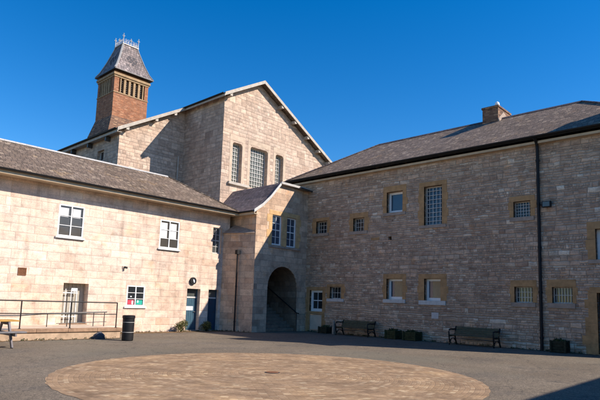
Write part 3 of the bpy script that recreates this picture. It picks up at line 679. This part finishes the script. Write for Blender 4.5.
# side fascia boards (dark gutter) on the west slopes
m = MB(); z = rz_(XB-.30); m.box(XB-.34, XB-.302, vB-.05, vA+.3, z-.22, z-.10); m.build('fascia', M['board'], roof)
m = MB(); gutter(m, (XB-.38, vB-.04, z-.03), (XB-.38, vA+.3, z-.03), .075); z = rz_(xl); gutter(m, (xl-.06, vA-.04, z-.03), (xl-.06, 48, z-.03), .08); m.build('gutter', M['iron'], roof)
m = MB(); m.box(xl-.002, xl+.04, vA-.04, 48, z-.26, z-.10); m.build('fascia', M['board'], roof)
m = MB(); m.box(xl+.04, XA-.001, vA+.1, 48, z-.2, z-.17); m.build('soffit', M['board'], roof)
for x in (19.05, 23.35, 24.6, 25.9, 27.1, 28.2):   # purlin ends under the verges
    m = MB(); m.box(x-.09, x+.09, vB+.002, YB+.05, rz_(x)-.34, rz_(x)-.15); m.build('purlin_end', M['board'], roof)
for x in (14.75, 16.6, 17.9):
    m = MB(); m.box(x-.09, x+.09, vA+.002, YA2+.05, rz_(x)-.34, rz_(x)-.15); m.build('purlin_end', M['board'], roof)
for y in (29.3, 31.6, 33.9, 36.2, 38.5): m = MB(); m.box(xl+.05, XA+.05, y-.07, y+.07, z-.5, z-.21); m.build('eaves_bracket', M['darkmetal'], roof)
for oo, nu, nz in ((g1, 4, 10), (g2, 7, 10), (g3, 4, 10)):
    f = window(D, FB, oo, .30, 'plain', 1, 1, .05, 'glass_gable', 'offwhite'); bars(f, FB, oo, -.27, nu, nz, r=.013)
    u0, u1, z0, z1 = oo
    for s_, e in ((u0, 1), (u1, -1)):              # rounded top corners
        m = MB(); c = .16; pts = [(s_, z1)]+[(s_+e*(c-c*math.cos(t)), z1-c+c*math.sin(t)) for t in [math.pi/2*q/5 for q in range(6)]][::1]
        m.prism([(p, YB+.001, q) for p, q in pts], (0, 0, 0), (0, .25, 0)); m.build('head_corner', M['gable_trim'], D)
    m = MB(); wbox(m, FB, u0-.22, u0-.001, z0, z1+.1, -.05, .012); wbox(m, FB, u1+.001, u1+.22, z0, z1+.1, -.05, .012); wbox(m, FB, u0-.22, u1+.22, z1+.102, z1+.42, -.05, .012); m.build('surround', M['gable_trim'], D, bevel=.01)
m = MB(); wbox(m, FB, 19.35, 20.95, 8.40, 8.56, -.1, .16); m.build('sill', M['board'], D, bevel=.015)
for h in sw:
    window(D, FX(XA), h[:4], .22, 'sash', 2, 2, .06, 'glass', 'offwhite')
m = MB(); m.tube([(18.45, YA2-.1, 6.5), (18.45, YA2-.1, 10.5)], .05, 10); m.build('downpipe', M['board'], D)
rebase(D)

# ------------------------------------------------------------------ TOWER
T = thing('brick_tower', 'square red-brick ventilation tower with louvred openings and steep slate cap with iron cresting', 'tower', (17, 33, 0))
TX0, TX1, TY0, TY1 = 15.76, 18.25, 32.0, 34.3
m = MB(); zb = [(.0, 13.9), (0, 14.9)]
m.box(TX0, TX1, TY0, TY1, 0, 14.93)
m.box(TX0, TX1, TY0, TY1, 14.931, 15.0)
m.box(TX0+.25, TX1-.25, TY0+.25, TY1-.25, 15.0, 16.1)
# brick corners and panels round the openings (front and west)
for (a, b) in ((TX0, TX0+.42), (TX1-.34, TX1)): m.box(a, b, TY0, TY0+.24, 15.0, 16.0)
m.box(TX0, TX0+.24, TY0+.241, TY0+.45, 15.0, 16.0); m.box(TX0, TX0+.24, TY1-.4, TY1, 15.0, 16.0)
m.build('shaft', M['brick'], T)
m = MB(); e = .32                                  # battered stone foot
m.hexa([(TX0-e, TY0-e, 12.2), (TX1+e, TY0-e, 12.2), (TX1+e, TY1+e, 12.2), (TX0-e, TY1+e, 12.2), (TX0-.01, TY0-.01, 13.35), (TX1+.01, TY0-.01, 13.35), (TX1+.01, TY1+.01, 13.35), (TX0-.01, TY1+.01, 13.35)])
m.build('foot', M['brick_old'], T)
m = MB(); m.box(TX0-.03, TX1+.03, TY0-.03, TY1+.03, 14.93, 15.0); m.box(TX0-.04, TX1+.04, TY0-.04, TY1+.04, 16.0, 16.12); m.box(TX0-.10, TX1+.10, TY0-.10, TY1+.10, 16.121, 16.28); m.build('string_course', M['buff_tower'], T)
m = MB(); m.box(TX0+.06, TX1-.06, TY0+.06, TY1-.06, 16.281, 16.5); m.build('shaft_head', M['brick'], T)
nL = 5; a0, a1 = TX0+.42, TX1-.34; m = MB(); st = (a1-a0)/nL
for k in range(nL+1): x = a0+st*k; m.box(x-.075, x+.075, TY0+.0, TY0+.2, 15.001, 15.999)
b0, b1 = TY0+.45, TY1-.4; st2 = (b1-b0)/nL
for k in range(nL+1): y = b0+st2*k; m.box(TX0, TX0+.2, y-.075, y+.075, 15.001, 15.999)
m.build('mullions', M['buff_tower'], T)
for k in range(nL):
    m = MB(); x = a0+st*(k+.5)
    for q in range(7): zz = 15.06+.13*q; m.hexa([(x-st/2+.08, TY0+.10, zz), (x+st/2-.08, TY0+.10, zz), (x+st/2-.08, TY0+.22, zz+.08), (x-st/2+.08, TY0+.22, zz+.08), (x-st/2+.08, TY0+.10, zz+.02), (x+st/2-.08, TY0+.10, zz+.02), (x+st/2-.08, TY0+.22, zz+.10), (x-st/2+.08, TY0+.22, zz+.10)])
    m.build('louvre', M['darkmetal'], T)
    m = MB(); y = b0+st2*(k+.5)
    for q in range(7): zz = 15.06+.13*q; m.hexa([(TX0+.10, y-st2/2+.08, zz), (TX0+.10, y+st2/2-.08, zz), (TX0+.22, y+st2/2-.08, zz+.08), (TX0+.22, y-st2/2+.08, zz+.08), (TX0+.10, y-st2/2+.08, zz+.02), (TX0+.10, y+st2/2-.08, zz+.02), (TX0+.22, y+st2/2-.08, zz+.10), (TX0+.22, y-st2/2+.08, zz+.10)])
    m.build('louvre', M['darkmetal'], T)
cx, cy = (TX0+TX1)/2, (TY0+TY1)/2; cx += .03
lev = [(1.41, 16.50), (1.20, 16.85), (.92, 17.55), (.62, 18.45), (.55, 18.72)]
m = MB()
for (h0, z0), (h1, z1) in zip(lev, lev[1:]):
    for sx, sy in ((1, 0), (0, 1), (-1, 0), (0, -1)):
        def cn(h, z, q): return (cx+(sx*h if sx else q*h), cy+(sy*h if sy else q*h), z)
        m.poly([cn(h0, z0, -1), cn(h0, z0, 1), cn(h1, z1, 1), cn(h1, z1, -1)])
h0 = lev[0][0]; m.poly([(cx-h0, cy-h0, 16.5), (cx+h0, cy-h0, 16.5), (cx+h0, cy+h0, 16.5), (cx-h0, cy+h0, 16.5)]); h1 = lev[-1][0]; m.poly([(cx-h1, cy-h1, 18.72), (cx+h1, cy-h1, 18.72), (cx+h1, cy+h1, 18.72), (cx-h1, cy+h1, 18.72)])
cap = m.build('cap_roof', M['slate_tower'], T)
m = MB()
for sx in (-1, 1):
    for sy in (-1, 1):
        for (q0, z0), (q1, z1) in zip(lev, lev[1:]): m.bar((cx+sx*q0, cy+sy*q0, z0+.01), (cx+sx*q1, cy+sy*q1, z1+.01), .11, .05)
m.box(cx-.6, cx+.6, cy-.6, cy+.6, 18.721, 18.80); m.build('hip_leads', M['lead'], cap)
m = MB(); m.box(cx-1.43, cx+1.43, cy-1.43, cy+1.43, 16.44, 16.498); m.build('eaves_board', M['darkmetal'], cap)
# dark diamond band of slates on each face
for sx, sy in ((0, -1), (-1, 0)):
    m = MB()
    def on(u, z):
        for (q0, z0), (q1, z1) in zip(lev, lev[1:]):
            if z0 <= z <= z1: h = q0+(q1-q0)*(z-z0)/(z1-z0)+.012; return (cx+(sx*h if sx else u), cy+(sy*h if sy else u), z)
    for u0, z0 in ((-.32, 17.62), (0, 17.62), (.32, 17.62), (-.16, 17.43), (.16, 17.43), (0, 17.25), (-.16, 17.80), (.16, 17.80)):
        m.poly([on(u0, z0-.11), on(u0+.13, z0), on(u0, z0+.11), on(u0-.13, z0)])
    m.build('slate_pattern', M['slate_inlay'], cap)
m = MB(); H1 = .56
def finial(x, y, h): m.tube([(x, y, 18.8), (x, y, 18.8+h)], [.03, .012], 8); m.lathe((x, y, 18.8+h*.55), [(.01, 0), (.055, .04), (.01, .09)], 8); m.bar((x-.09, y, 18.8+h*.8), (x+.09, y, 18.8+h*.8), .025, .025); m.bar((x, y-.09, 18.8+h*.8), (x, y+.09, 18.8+h*.8), .025, .025); m.lathe((x, y, 18.8+h-.02), [(.008, 0), (.04, .04), (.008, .08)], 8)
for sx in (-1, 1):
    for sy in (-1, 1): finial(cx+sx*H1, cy+sy*H1, .62)
for sx, sy in ((0, -1), (0, 1), (-1, 0), (1, 0)):
    finial(cx+sx*H1, cy+sy*H1, .42)
    for t in (-.9, -.45, .45, .9):
        x = cx+(sx*H1 if sx else t*H1*.75); y = cy+(sy*H1 if sy else t*H1*.75)
        m.tube([(x, y, 18.8), (x, y, 19.04)], .014, 6)
        m.tube([(x+(0.08*math.cos(a) if not sx else 0), y+(0.08*math.cos(a) if sx else 0), 19.04+.08*math.sin(a)) for a in [2*math.pi*q/8 for q in range(9)]], .012, 5)
    a = H1
    m.bar((cx+(sx*a if sx else -a), cy+(sy*a if sy else -a), 18.9), (cx+(sx*a if sx else a), cy+(sy*a if sy else a), 18.9), .02, .02)
m.build('cresting', M['offwhite'], cap)
rebase(T)

# ------------------------------------------------------------------ buildings behind the camera whose shadows fall into the picture
E_ = thing('courtyard_range', 'low stone range closing the courtyard on the near side, outside the photograph', 'building', (13, -4.15, 0))
m = MB(); hs_ = [(x, x+1.0, 3.9, 5.1, .1) for x in (6, 9.5, 13, 16.5)]+[(x, x+1.0, 1.0, 2.2, .1) for x in (6, 9.5, 16.5)]
wall_sheet(m, FY(-4.15), 4, 27, 0, 6.0, hs_); m.poly([(4, -4.15, 0), (4, -10.4, 0), (4, -10.4, 6), (4, -4.15, 6)]); m.poly([(4, -10.4, 0), (27, -10.4, 0), (27, -10.4, 6), (4, -10.4, 6)])
m.build('wall', M['rubble'], E_, recalc=False)
for h in hs_: 
    m = MB(); wbox(m, FY(-4.15), h[0], h[1], h[2], h[3], -.1, -.07); m.build('window', M['glass'], E_)
m = MB(); slab(m, [(3.7, -3.8, 6.22), (27, -3.8, 6.22), (27, -7.4, 8.0), (3.7, -7.4, 8.0)], .06); slab(m, [(3.7, -10.75, 6.22), (27, -10.75, 6.22), (27, -7.4, 8.0), (3.7, -7.4, 8.0)], .06); m.build('roof', M['slate'], E_)
rebase(E_)


# ------------------------------------------------------------------ RAMP and RAILINGS
Rp = thing('stone_ramp', 'low stone access ramp with brown coping running along the foot of the cream wall', 'ramp', (5, 20.5, 0))
m = MB(); m.box(-8, 10.55, 19.33, YL-.004, .0, .26); m.build('retaining_wall', M['concrete'], Rp)
m = MB(); x = -8
while x < 10.6: m.box(x+.004, min(x+1.1, 10.60), 19.28, 19.66, .262, .385); x += 1.1
m.build('coping', M['coping'], Rp, bevel=.012)
m = MB(); m.box(-8, 10.55, 19.662, YL-.004, .262, .378); m.build('deck', M['trim'], Rp)
rebase(Rp)
rl = thing('front_railing', 'tall black metal railing standing on the ramp coping, two horizontal rails', 'railing', (6, 19.46, .385))
y = 19.46; m = MB(); m.tube([(-6, y, 1.36), (10.42, y, 1.34)], .022, 8); m.tube([(-6, y, .93), (10.42, y, .90)], .018, 8); m.build('rails', M['iron'], rl)
for x in (10.42, 8.62, 6.90, 5.1, 3.3, 1.5, -.3): m = MB(); m.tube([(x, y, .385), (x, y, 1.35)], .022, 8); m.lathe((x, y, .386), [(.05, 0), (.05, .012), (.03, .02)], 12); m.build('post', M['iron'], rl)
rebase(rl)
rl = thing('rear_handrail', 'lower dark grey handrail behind the tall railing, sloping up towards its right end', 'railing', (8.5, 20.5, .38))
y = 20.6; m = MB(); m.tube([(5.0, y, .78), (7.3, y, .80), (8.0, y, .86), (10.6, y, .95)], .03, 8); m.tube([(8.6, y, .50), (10.6, y, .56)], .014, 8); m.build('rails', M['darkmetal'], rl)
for x, zt in ((5.6, .78), (8.25, .87), (9.0, .89), (10.05, .93), (10.5, .94)): m = MB(); m.tube([(x, y, .378), (x, y, zt)], .018, 8); m.build('post', M['darkmetal'], rl)
rebase(rl)

# ------------------------------------------------------------------ small things
# litter bin
b = thing('litter_bin', 'tall black cylindrical litter bin with thin pale bands at the end of the ramp', 'litter bin', (10.13, 18.0, 0))
m = MB(); m.lathe((10.13, 18.0, 0), [(.185, 0), (.205, .03), (.212, .80), (.226, .82), (.226, .90), (.20, .92), (.175, .88), (.175, .6)], 32); m.build('body', M['iron'], b, smooth=False)
for z in (.30, .66): m = MB(); m.lathe((10.13, 18.0, z), [(.208, 0), (.215, .002), (.215, .016), (.208, .018)], 32); m.build('band', M['lead'], b)
rebase(b)
# picnic table, right end in frame
t = thing('picnic_table', 'wooden picnic table with yellowed top and grey seats cut off by the left edge', 'picnic table', (4.9, 17.5, 0))
x0, x1, yc = 4.05, 6.06, 17.45
m = MB()
for k in range(5): y = yc-.34+.145*k; m.box(x0, x1, y, y+.132, .75, .79)
m.build('table_top', M['tabletop'], t, bevel=.006)
for s in (-1, 1):
    m = MB()
    for k in range(2): y = yc+s*.68-.14+.145*k; m.box(x0, x1+.06, y, y+.132, .44, .48)
    m.build('seat', M['tablegrey'], t, bevel=.006)
for x in (x0+.3, x1-.28):
    m = MB(); m.bar((x, yc-.26, .748), (x, yc-.72, 0), .05, .10); m.bar((x, yc+.26, .748), (x, yc+.72, 0), .05, .10); m.bar((x+.05, yc-.80, .39), (x+.05, yc+.80, .39), .05, .10); m.bar((x, yc-.34, .70), (x, yc+.34, .70), .06, .09)
    m.build('leg_frame', M['darkmetal'] if x < 5 else M['tableleg'], t, bevel=.004)
rebase(t)
# benches
def bench(y0, y1, x, label):
    r = thing('park_bench', label, 'bench', (x, (y0+y1)/2, 0), 'slatted benches against the shaded wall')
    L = y1-y0
    m = MB()
    for k in range(4): m.box(x-.27+.125*k, x-.165+.125*k, y0, y1, .40, .43)
    m.build('seat', M['benchwood'], r, bevel=.006)
    m = MB()
    for k in range(4): z = .45+.078*k; xx = x+.235+.028*k; m.hexa([(xx, y0, z), (xx+.03, y0, z-.004), (xx+.03, y1, z-.004), (xx, y1, z), (xx+.024, y0, z+.068), (xx+.054, y0, z+.064), (xx+.054, y1, z+.064), (xx+.024, y1, z+.068)])
    m.build('backrest', M['benchwood'], r, bevel=.006)
    for y in (y0+.03, y1-.03):
        m = MB()
        m.tube([(x-.26, y, 0), (x-.22, y, .12), (x-.27, y, .28), (x-.29, y, .40), (x-.31, y, .56), (x-.27, y, .63), (x-.12, y, .655), (x+.12, y, .64), (x+.30, y, .66)], .032, 8)
        m.tube([(x+.40, y, 0), (x+.30, y, .2), (x+.24, y, .42), (x+.30, y, .60), (x+.37, y, .77)], .034, 8)
        m.tube([(x-.28, y, .375), (x+.24, y, .375)], .026, 8); m.tube([(x-.22, y, .14), (x-.05, y, .26), (x+.12, y, .27), (x+.30, y, .16)], .020, 8)
        m.build('end_frame', M['iron'], r, smooth=True)
    m = MB(); m.tube([(x+.02, y0+.03, .265), (x+.02, y1-.03, .265)], .014, 6); m.build('tie_rod', M['iron'], r)
    rebase(r)
bench(9.05, 11.05, 21.55, 'slatted park bench with dark iron ends, alone on the wall nearer the black downpipe')
bench(15.3, 17.35, 21.6, 'slatted park bench with dark iron ends, between the pale post and the pair of planters')
# planters
def leaves(mb, c, rx_, ry_, rz2, n, s, rd):
    for _ in range(n):
        while True:
            p = Vector((rd.uniform(-1, 1), rd.uniform(-1, 1), rd.uniform(-.6, 1)))
            if p.length < 1 and rd.random() < .35+p.length: break
        p = Vector((c[0]+p.x*rx_, c[1]+p.y*ry_, c[2]+p.z*rz2)); q = Vector((rd.gauss(0, 1), rd.gauss(0, 1), rd.gauss(0, .8))).normalized(); t = q.cross(Vector((rd.gauss(0, 1), rd.gauss(0, 1), rd.gauss(0, 1)))).normalized()
        l = s*rd.uniform(.6, 1.4); mb.poly([p, p+q*l*.5+t*l*.28, p+q*l, p+q*l*.5-t*l*.28])
def planter(x, y, sx, sy, h, label, mat, seed, leaf):
    r = thing('planter_box', label, 'planter', (x, y, 0), 'square wooden planters along the shaded wall'); rd = random.Random(seed)
    m = MB()
    nz = 4
    for k in range(nz):
        z0 = .02+(h-.02)*k/nz; z1 = .02+(h-.02)*(k+1)/nz-.006
        m.box(x-sx/2, x+sx/2, y-sy/2, y-sy/2+.03, z0, z1); m.box(x-sx/2, x+sx/2, y+sy/2-.03, y+sy/2, z0, z1)
        m.box(x-sx/2, x-sx/2+.03, y-sy/2+.031, y+sy/2-.031, z0, z1); m.box(x+sx/2-.03, x+sx/2, y-sy/2+.031, y+sy/2-.031, z0, z1)
    for a in (-1, 1):
        for c in (-1, 1): m.box(x+a*(sx/2+.008)-.035, x+a*(sx/2+.008)+.035, y+c*(sy/2+.008)-.035, y+c*(sy/2+.008)+.035, 0, h+.02)
    m.build('box', mat, r, bevel=.006)
    m = MB(); m.box(x-sx/2+.03, x+sx/2-.03, y-sy/2+.03, y+sy/2-.03, h*.5, h-.05); m.build('soil', M['soil'], r)
    m = MB(); leaves(m, (x, y, h), sx*.46, sy*.46, .06+leaf, 260, .07, rd); m.build('foliage', M['leaf_dark'], r, recalc=False)
    rebase(r)
planter(21.85, 14.22, .50, .52, .40, 'small mossy wooden planter by the wall, left of the pair between the benches', M['planter'], 1, .02)
planter(21.80, 13.15, .54, .60, .40, 'slightly larger mossy planter, right one of the pair between the benches', M['planter'], 2, .03)
planter(21.90, 6.76, .42, .5, .44, 'dark mossy planter standing alone just right of the black downpipe', M['planter2'], 3, .02)
planter(21.82, 18.42, .5, .5, .34, 'dark planter below the small barred window, beside the pale post', M['planter2'], 4, .03)
m = MB(); m.hexa([(21.62, 17.70, 0), (21.74, 17.70, 0), (21.74, 17.82, 0), (21.62, 17.82, 0), (21.63, 17.71, .66), (21.73, 17.71, .66), (21.73, 17.81, .66), (21.63, 17.81, .66)])
m.hexa([(21.63, 17.71, .661), (21.73, 17.71, .661), (21.73, 17.81, .661), (21.63, 17.81, .661), (21.67, 17.75, .72), (21.69, 17.75, .72), (21.69, 17.77, .72), (21.67, 17.77, .72)])
tag(m.build('wooden_post', M['post'], bevel=.006), 'short pale square post standing at the left end of the farther bench', 'post')
# shrubs by the doors
def shrub(x, y, rx_, h, label, seed):
    r = thing('shrub', label, 'shrub', (x, y, 0), 'low shrubs beside the blue doors'); rd = random.Random(seed)
    m = MB()
    for k in range(7):
        a = rd.uniform(0, 6.28); e = (x+math.cos(a)*rx_*.7, y+math.sin(a)*.15, h*rd.uniform(.5, .85)); m.tube([(x, y, 0), ((x+e[0])/2+.02, (y+e[1])/2, h*.35), e], [.018, .012, .005], 6)
    m.build('stem', M['planter2'], r)
    m = MB()
    for k in range(9): leaves(m, (x+rd.uniform(-.6, .6)*rx_, y+rd.uniform(-.1, .1), h*rd.uniform(.3, .72)), rx_*.45, .17, h*.30, 130, .055, rd)
    m.build('foliage', M['leaf'], r, recalc=False); rebase(r)
shrub(14.92, 21.6, .42, .60, 'yellow-green low shrub at the wall foot left of the left blue door', 11)
shrub(16.40, 21.6, .42, .52, 'darker low shrub at the wall foot between the two blue doors', 12)
# round wall lamp above the left door
lm = thing('wall_lamp', 'round black bulkhead lamp on the cream wall above the left blue door', 'wall lamp', (kx(15.42), YL, kz(2.45)))
c = (kx(15.42), kz(2.46)); n = 28
def ring(mb, r0, r1, d0, d1):
    for k in range(n):
        a, b_ = 2*math.pi*k/n, 2*math.pi*(k+1)/n
        mb.hexa([FL(c[0]+r*math.cos(t), c[1]+r*math.sin(t), d) for d in (d0, d1) for r, t in ((r0, a), (r1, a), (r1, b_), (r0, b_))])
m = MB(); ring(m, .115, .18, .002, .09); m.build('casing', M['iron'], lm)
m = MB(); ring(m, .001, .114, .004, .06); m.build('lens', M['paper'], lm)
m = MB(); 
for k in range(n//2):
    a, b_ = math.pi*.6+math.pi*k/(n//2), math.pi*.6+math.pi*(k+1)/(n//2)
    m.hexa([FL(c[0]+r*math.cos(t), c[1]+r*math.sin(t), d) for d in (.061, .10) for r, t in ((.02, a), (.114, a), (.114, b_), (.02, b_))])
m.build('eyelid', M['iron'], lm); rebase(lm)
# floodlight on the right wall
fl = thing('floodlight', 'small black floodlight bracketed to the shaded wall right of the black downpipe', 'floodlight', (XR, 7.2, 5.85))
m = MB(); wbox(m, FR, 6.98, 7.32, 5.70, 5.95, .10, .24); m.build('housing', M['iron'], fl, bevel=.015)
m = MB(); wbox(m, FR, 7.02, 7.28, 5.73, 5.92, .241, .248); m.build('glass', M['glass_grey'], fl)
m = MB(); m.bar(FR(7.15, 5.83, 0), FR(7.15, 5.83, .1), .05, .05); m.bar(FR(7.32, 5.83, .15), FR(7.44, 5.83, .08), .04, .04); m.build('bracket', M['iron'], fl); rebase(fl)
# camera box and vent on the left wall
sb = thing('wall_camera', 'small grey security camera fixed high on the cream wall left of the poster window', 'camera', (kx(11.7), YL, kz(2.86)))
m = MB(); wbox(m, FL, kx(11.68), kx(11.78), kz(2.82), kz(2.92), .0, .04); m.build('mount', M['trim'], sb)
m = MB(); m.bar(FL(kx(11.75), kz(2.88), .045), FL(kx(11.82), kz(2.85), .16), .09, .09); m.build('housing', M['darkmetal'], sb, bevel=.01); rebase(sb)
vt = thing('wall_vent', 'square rusty brown vent plate low on the cream wall near the left edge', 'vent', (kx(7.56), YL, kz(2.42)))
u0, u1, z0, z1 = kx(7.41), kx(7.71), kz(2.28), kz(2.57); m = MB()
wbox(m, FL, u0, u1, z0, z0+.03, .001, .03); wbox(m, FL, u0, u1, z1-.03, z1, .001, .03); wbox(m, FL, u0, u0+.03, z0+.03, z1-.03, .001, .03); wbox(m, FL, u1-.03, u1, z0+.03, z1-.03, .001, .03); wbox(m, FL, u0+.03, u1-.03, z0+.03, z1-.03, .001, .010)
m.build('frame', M['rust'], vt); m = MB()
for k in range(5): zz = z0+.05+.045*k; wbox(m, FL, u0+.03, u1-.03, zz, zz+.02, .010, .026)
m.build('slats', M['rust'], vt); rebase(vt)
# dark boulder at the foot of the ramp
bm = bmesh.new(); bmesh.ops.create_icosphere(bm, subdivisions=3, radius=1); rd = random.Random(5)
for v in bm.verts: v.co = Vector((v.co.x*.23, v.co.y*.15, max(v.co.z, -.05)*.24+.012))*(1+.12*math.sin(v.co.x*5+v.co.y*7)*math.cos(v.co.z*6))
me = bpy.data.meshes.new('boulder'); bm.to_mesh(me); bm.free(); me.materials.append(M['stone_dark'])
o = bpy.data.objects.new('boulder', me); COL.objects.link(o); o.location = (9.58, 19.08, 0); tag(o, 'small dark rounded boulder lying against the foot of the ramp wall', 'stone')

# rusty cover at the centre of the paved circle
dc = thing('drain_cover', 'small rusty round cover set in the middle of the paved circle', 'drain cover', (8.55, 8.75, 0))
m = MB(); m.lathe((8.55, 8.75, 0), [(.17, .0), (.17, .012), (.15, .014)], 24); m.build('frame', M['darkmetal'], dc)
m = MB(); m.lathe((8.55, 8.75, .0145), [(.145, 0), (.145, .004)], 24); m.build('lid', M['rust'], dc); rebase(dc)

# weeds and moss tufts at the wall feet
m = MB(); rd = random.Random(21)
def tufts(a, b, nrm, n, w_):
    a = Vector(a); b = Vector(b); nrm = Vector(nrm)
    for k in range(n):
        t = rd.random(); t = t if rd.random() < .5 else (math.floor(t*14)+.5+rd.gauss(0, .12))/14
        p = a.lerp(b, min(max(t, 0), 1))+nrm*rd.uniform(.01, w_); leaves(m, (p.x, p.y, .02), .05, .05, rd.uniform(.02, .07), rd.randint(10, 26), .04, rd)
tufts((22.17, 3.2, 0), (22.17, 20.2, 0), (-1, 0, 0), 150, .10)
tufts((10.8, 21.97, 0), (17.3, 21.97, 0), (0, -1, 0), 55, .15); tufts((17.5, 21.9, 0), (18.2, 20.4, 0), (-.9, -.4, 0), 16, .08)
tufts((3, 19.30, 0), (10.5, 19.30, 0), (0, -1, 0), 45, .10)
o = m.build('wall_foot_weeds', M['leaf_dark'], recalc=False); o['kind'] = 'stuff'; o['label'] = 'scattered low weeds growing along the foot of the walls'; o['category'] = 'weeds'
# fallen leaves and grit blown against the walls
m = MB(); rd = random.Random(5)
for k in range(900):
    if rd.random() < .5: p = (rd.uniform(3, 17.3), 22-abs(rd.gauss(0, .5))-.03)
    else: p = (22.17-abs(rd.gauss(0, .35)), rd.uniform(3.5, 20))
    if p[1] > 19.2 and p[0] < 10.6: p = (p[0], 19.25-abs(rd.gauss(0, .4)))
    a = rd.uniform(0, 6.28); l = rd.uniform(.015, .04); c = Vector((p[0], p[1], .014)); e = Vector((math.cos(a)*l, math.sin(a)*l, 0)); f_ = Vector((-e.y*.5, e.x*.5, rd.uniform(.002, .014)))
    m.poly([c-e, c+f_, c+e, c-Vector((f_.x, f_.y, -.002))])
o = m.build('fallen_leaves', M['moss'], recalc=False); o['kind'] = 'stuff'; o['label'] = 'dry fallen leaves and grit scattered near the walls'; o['category'] = 'leaf litter'
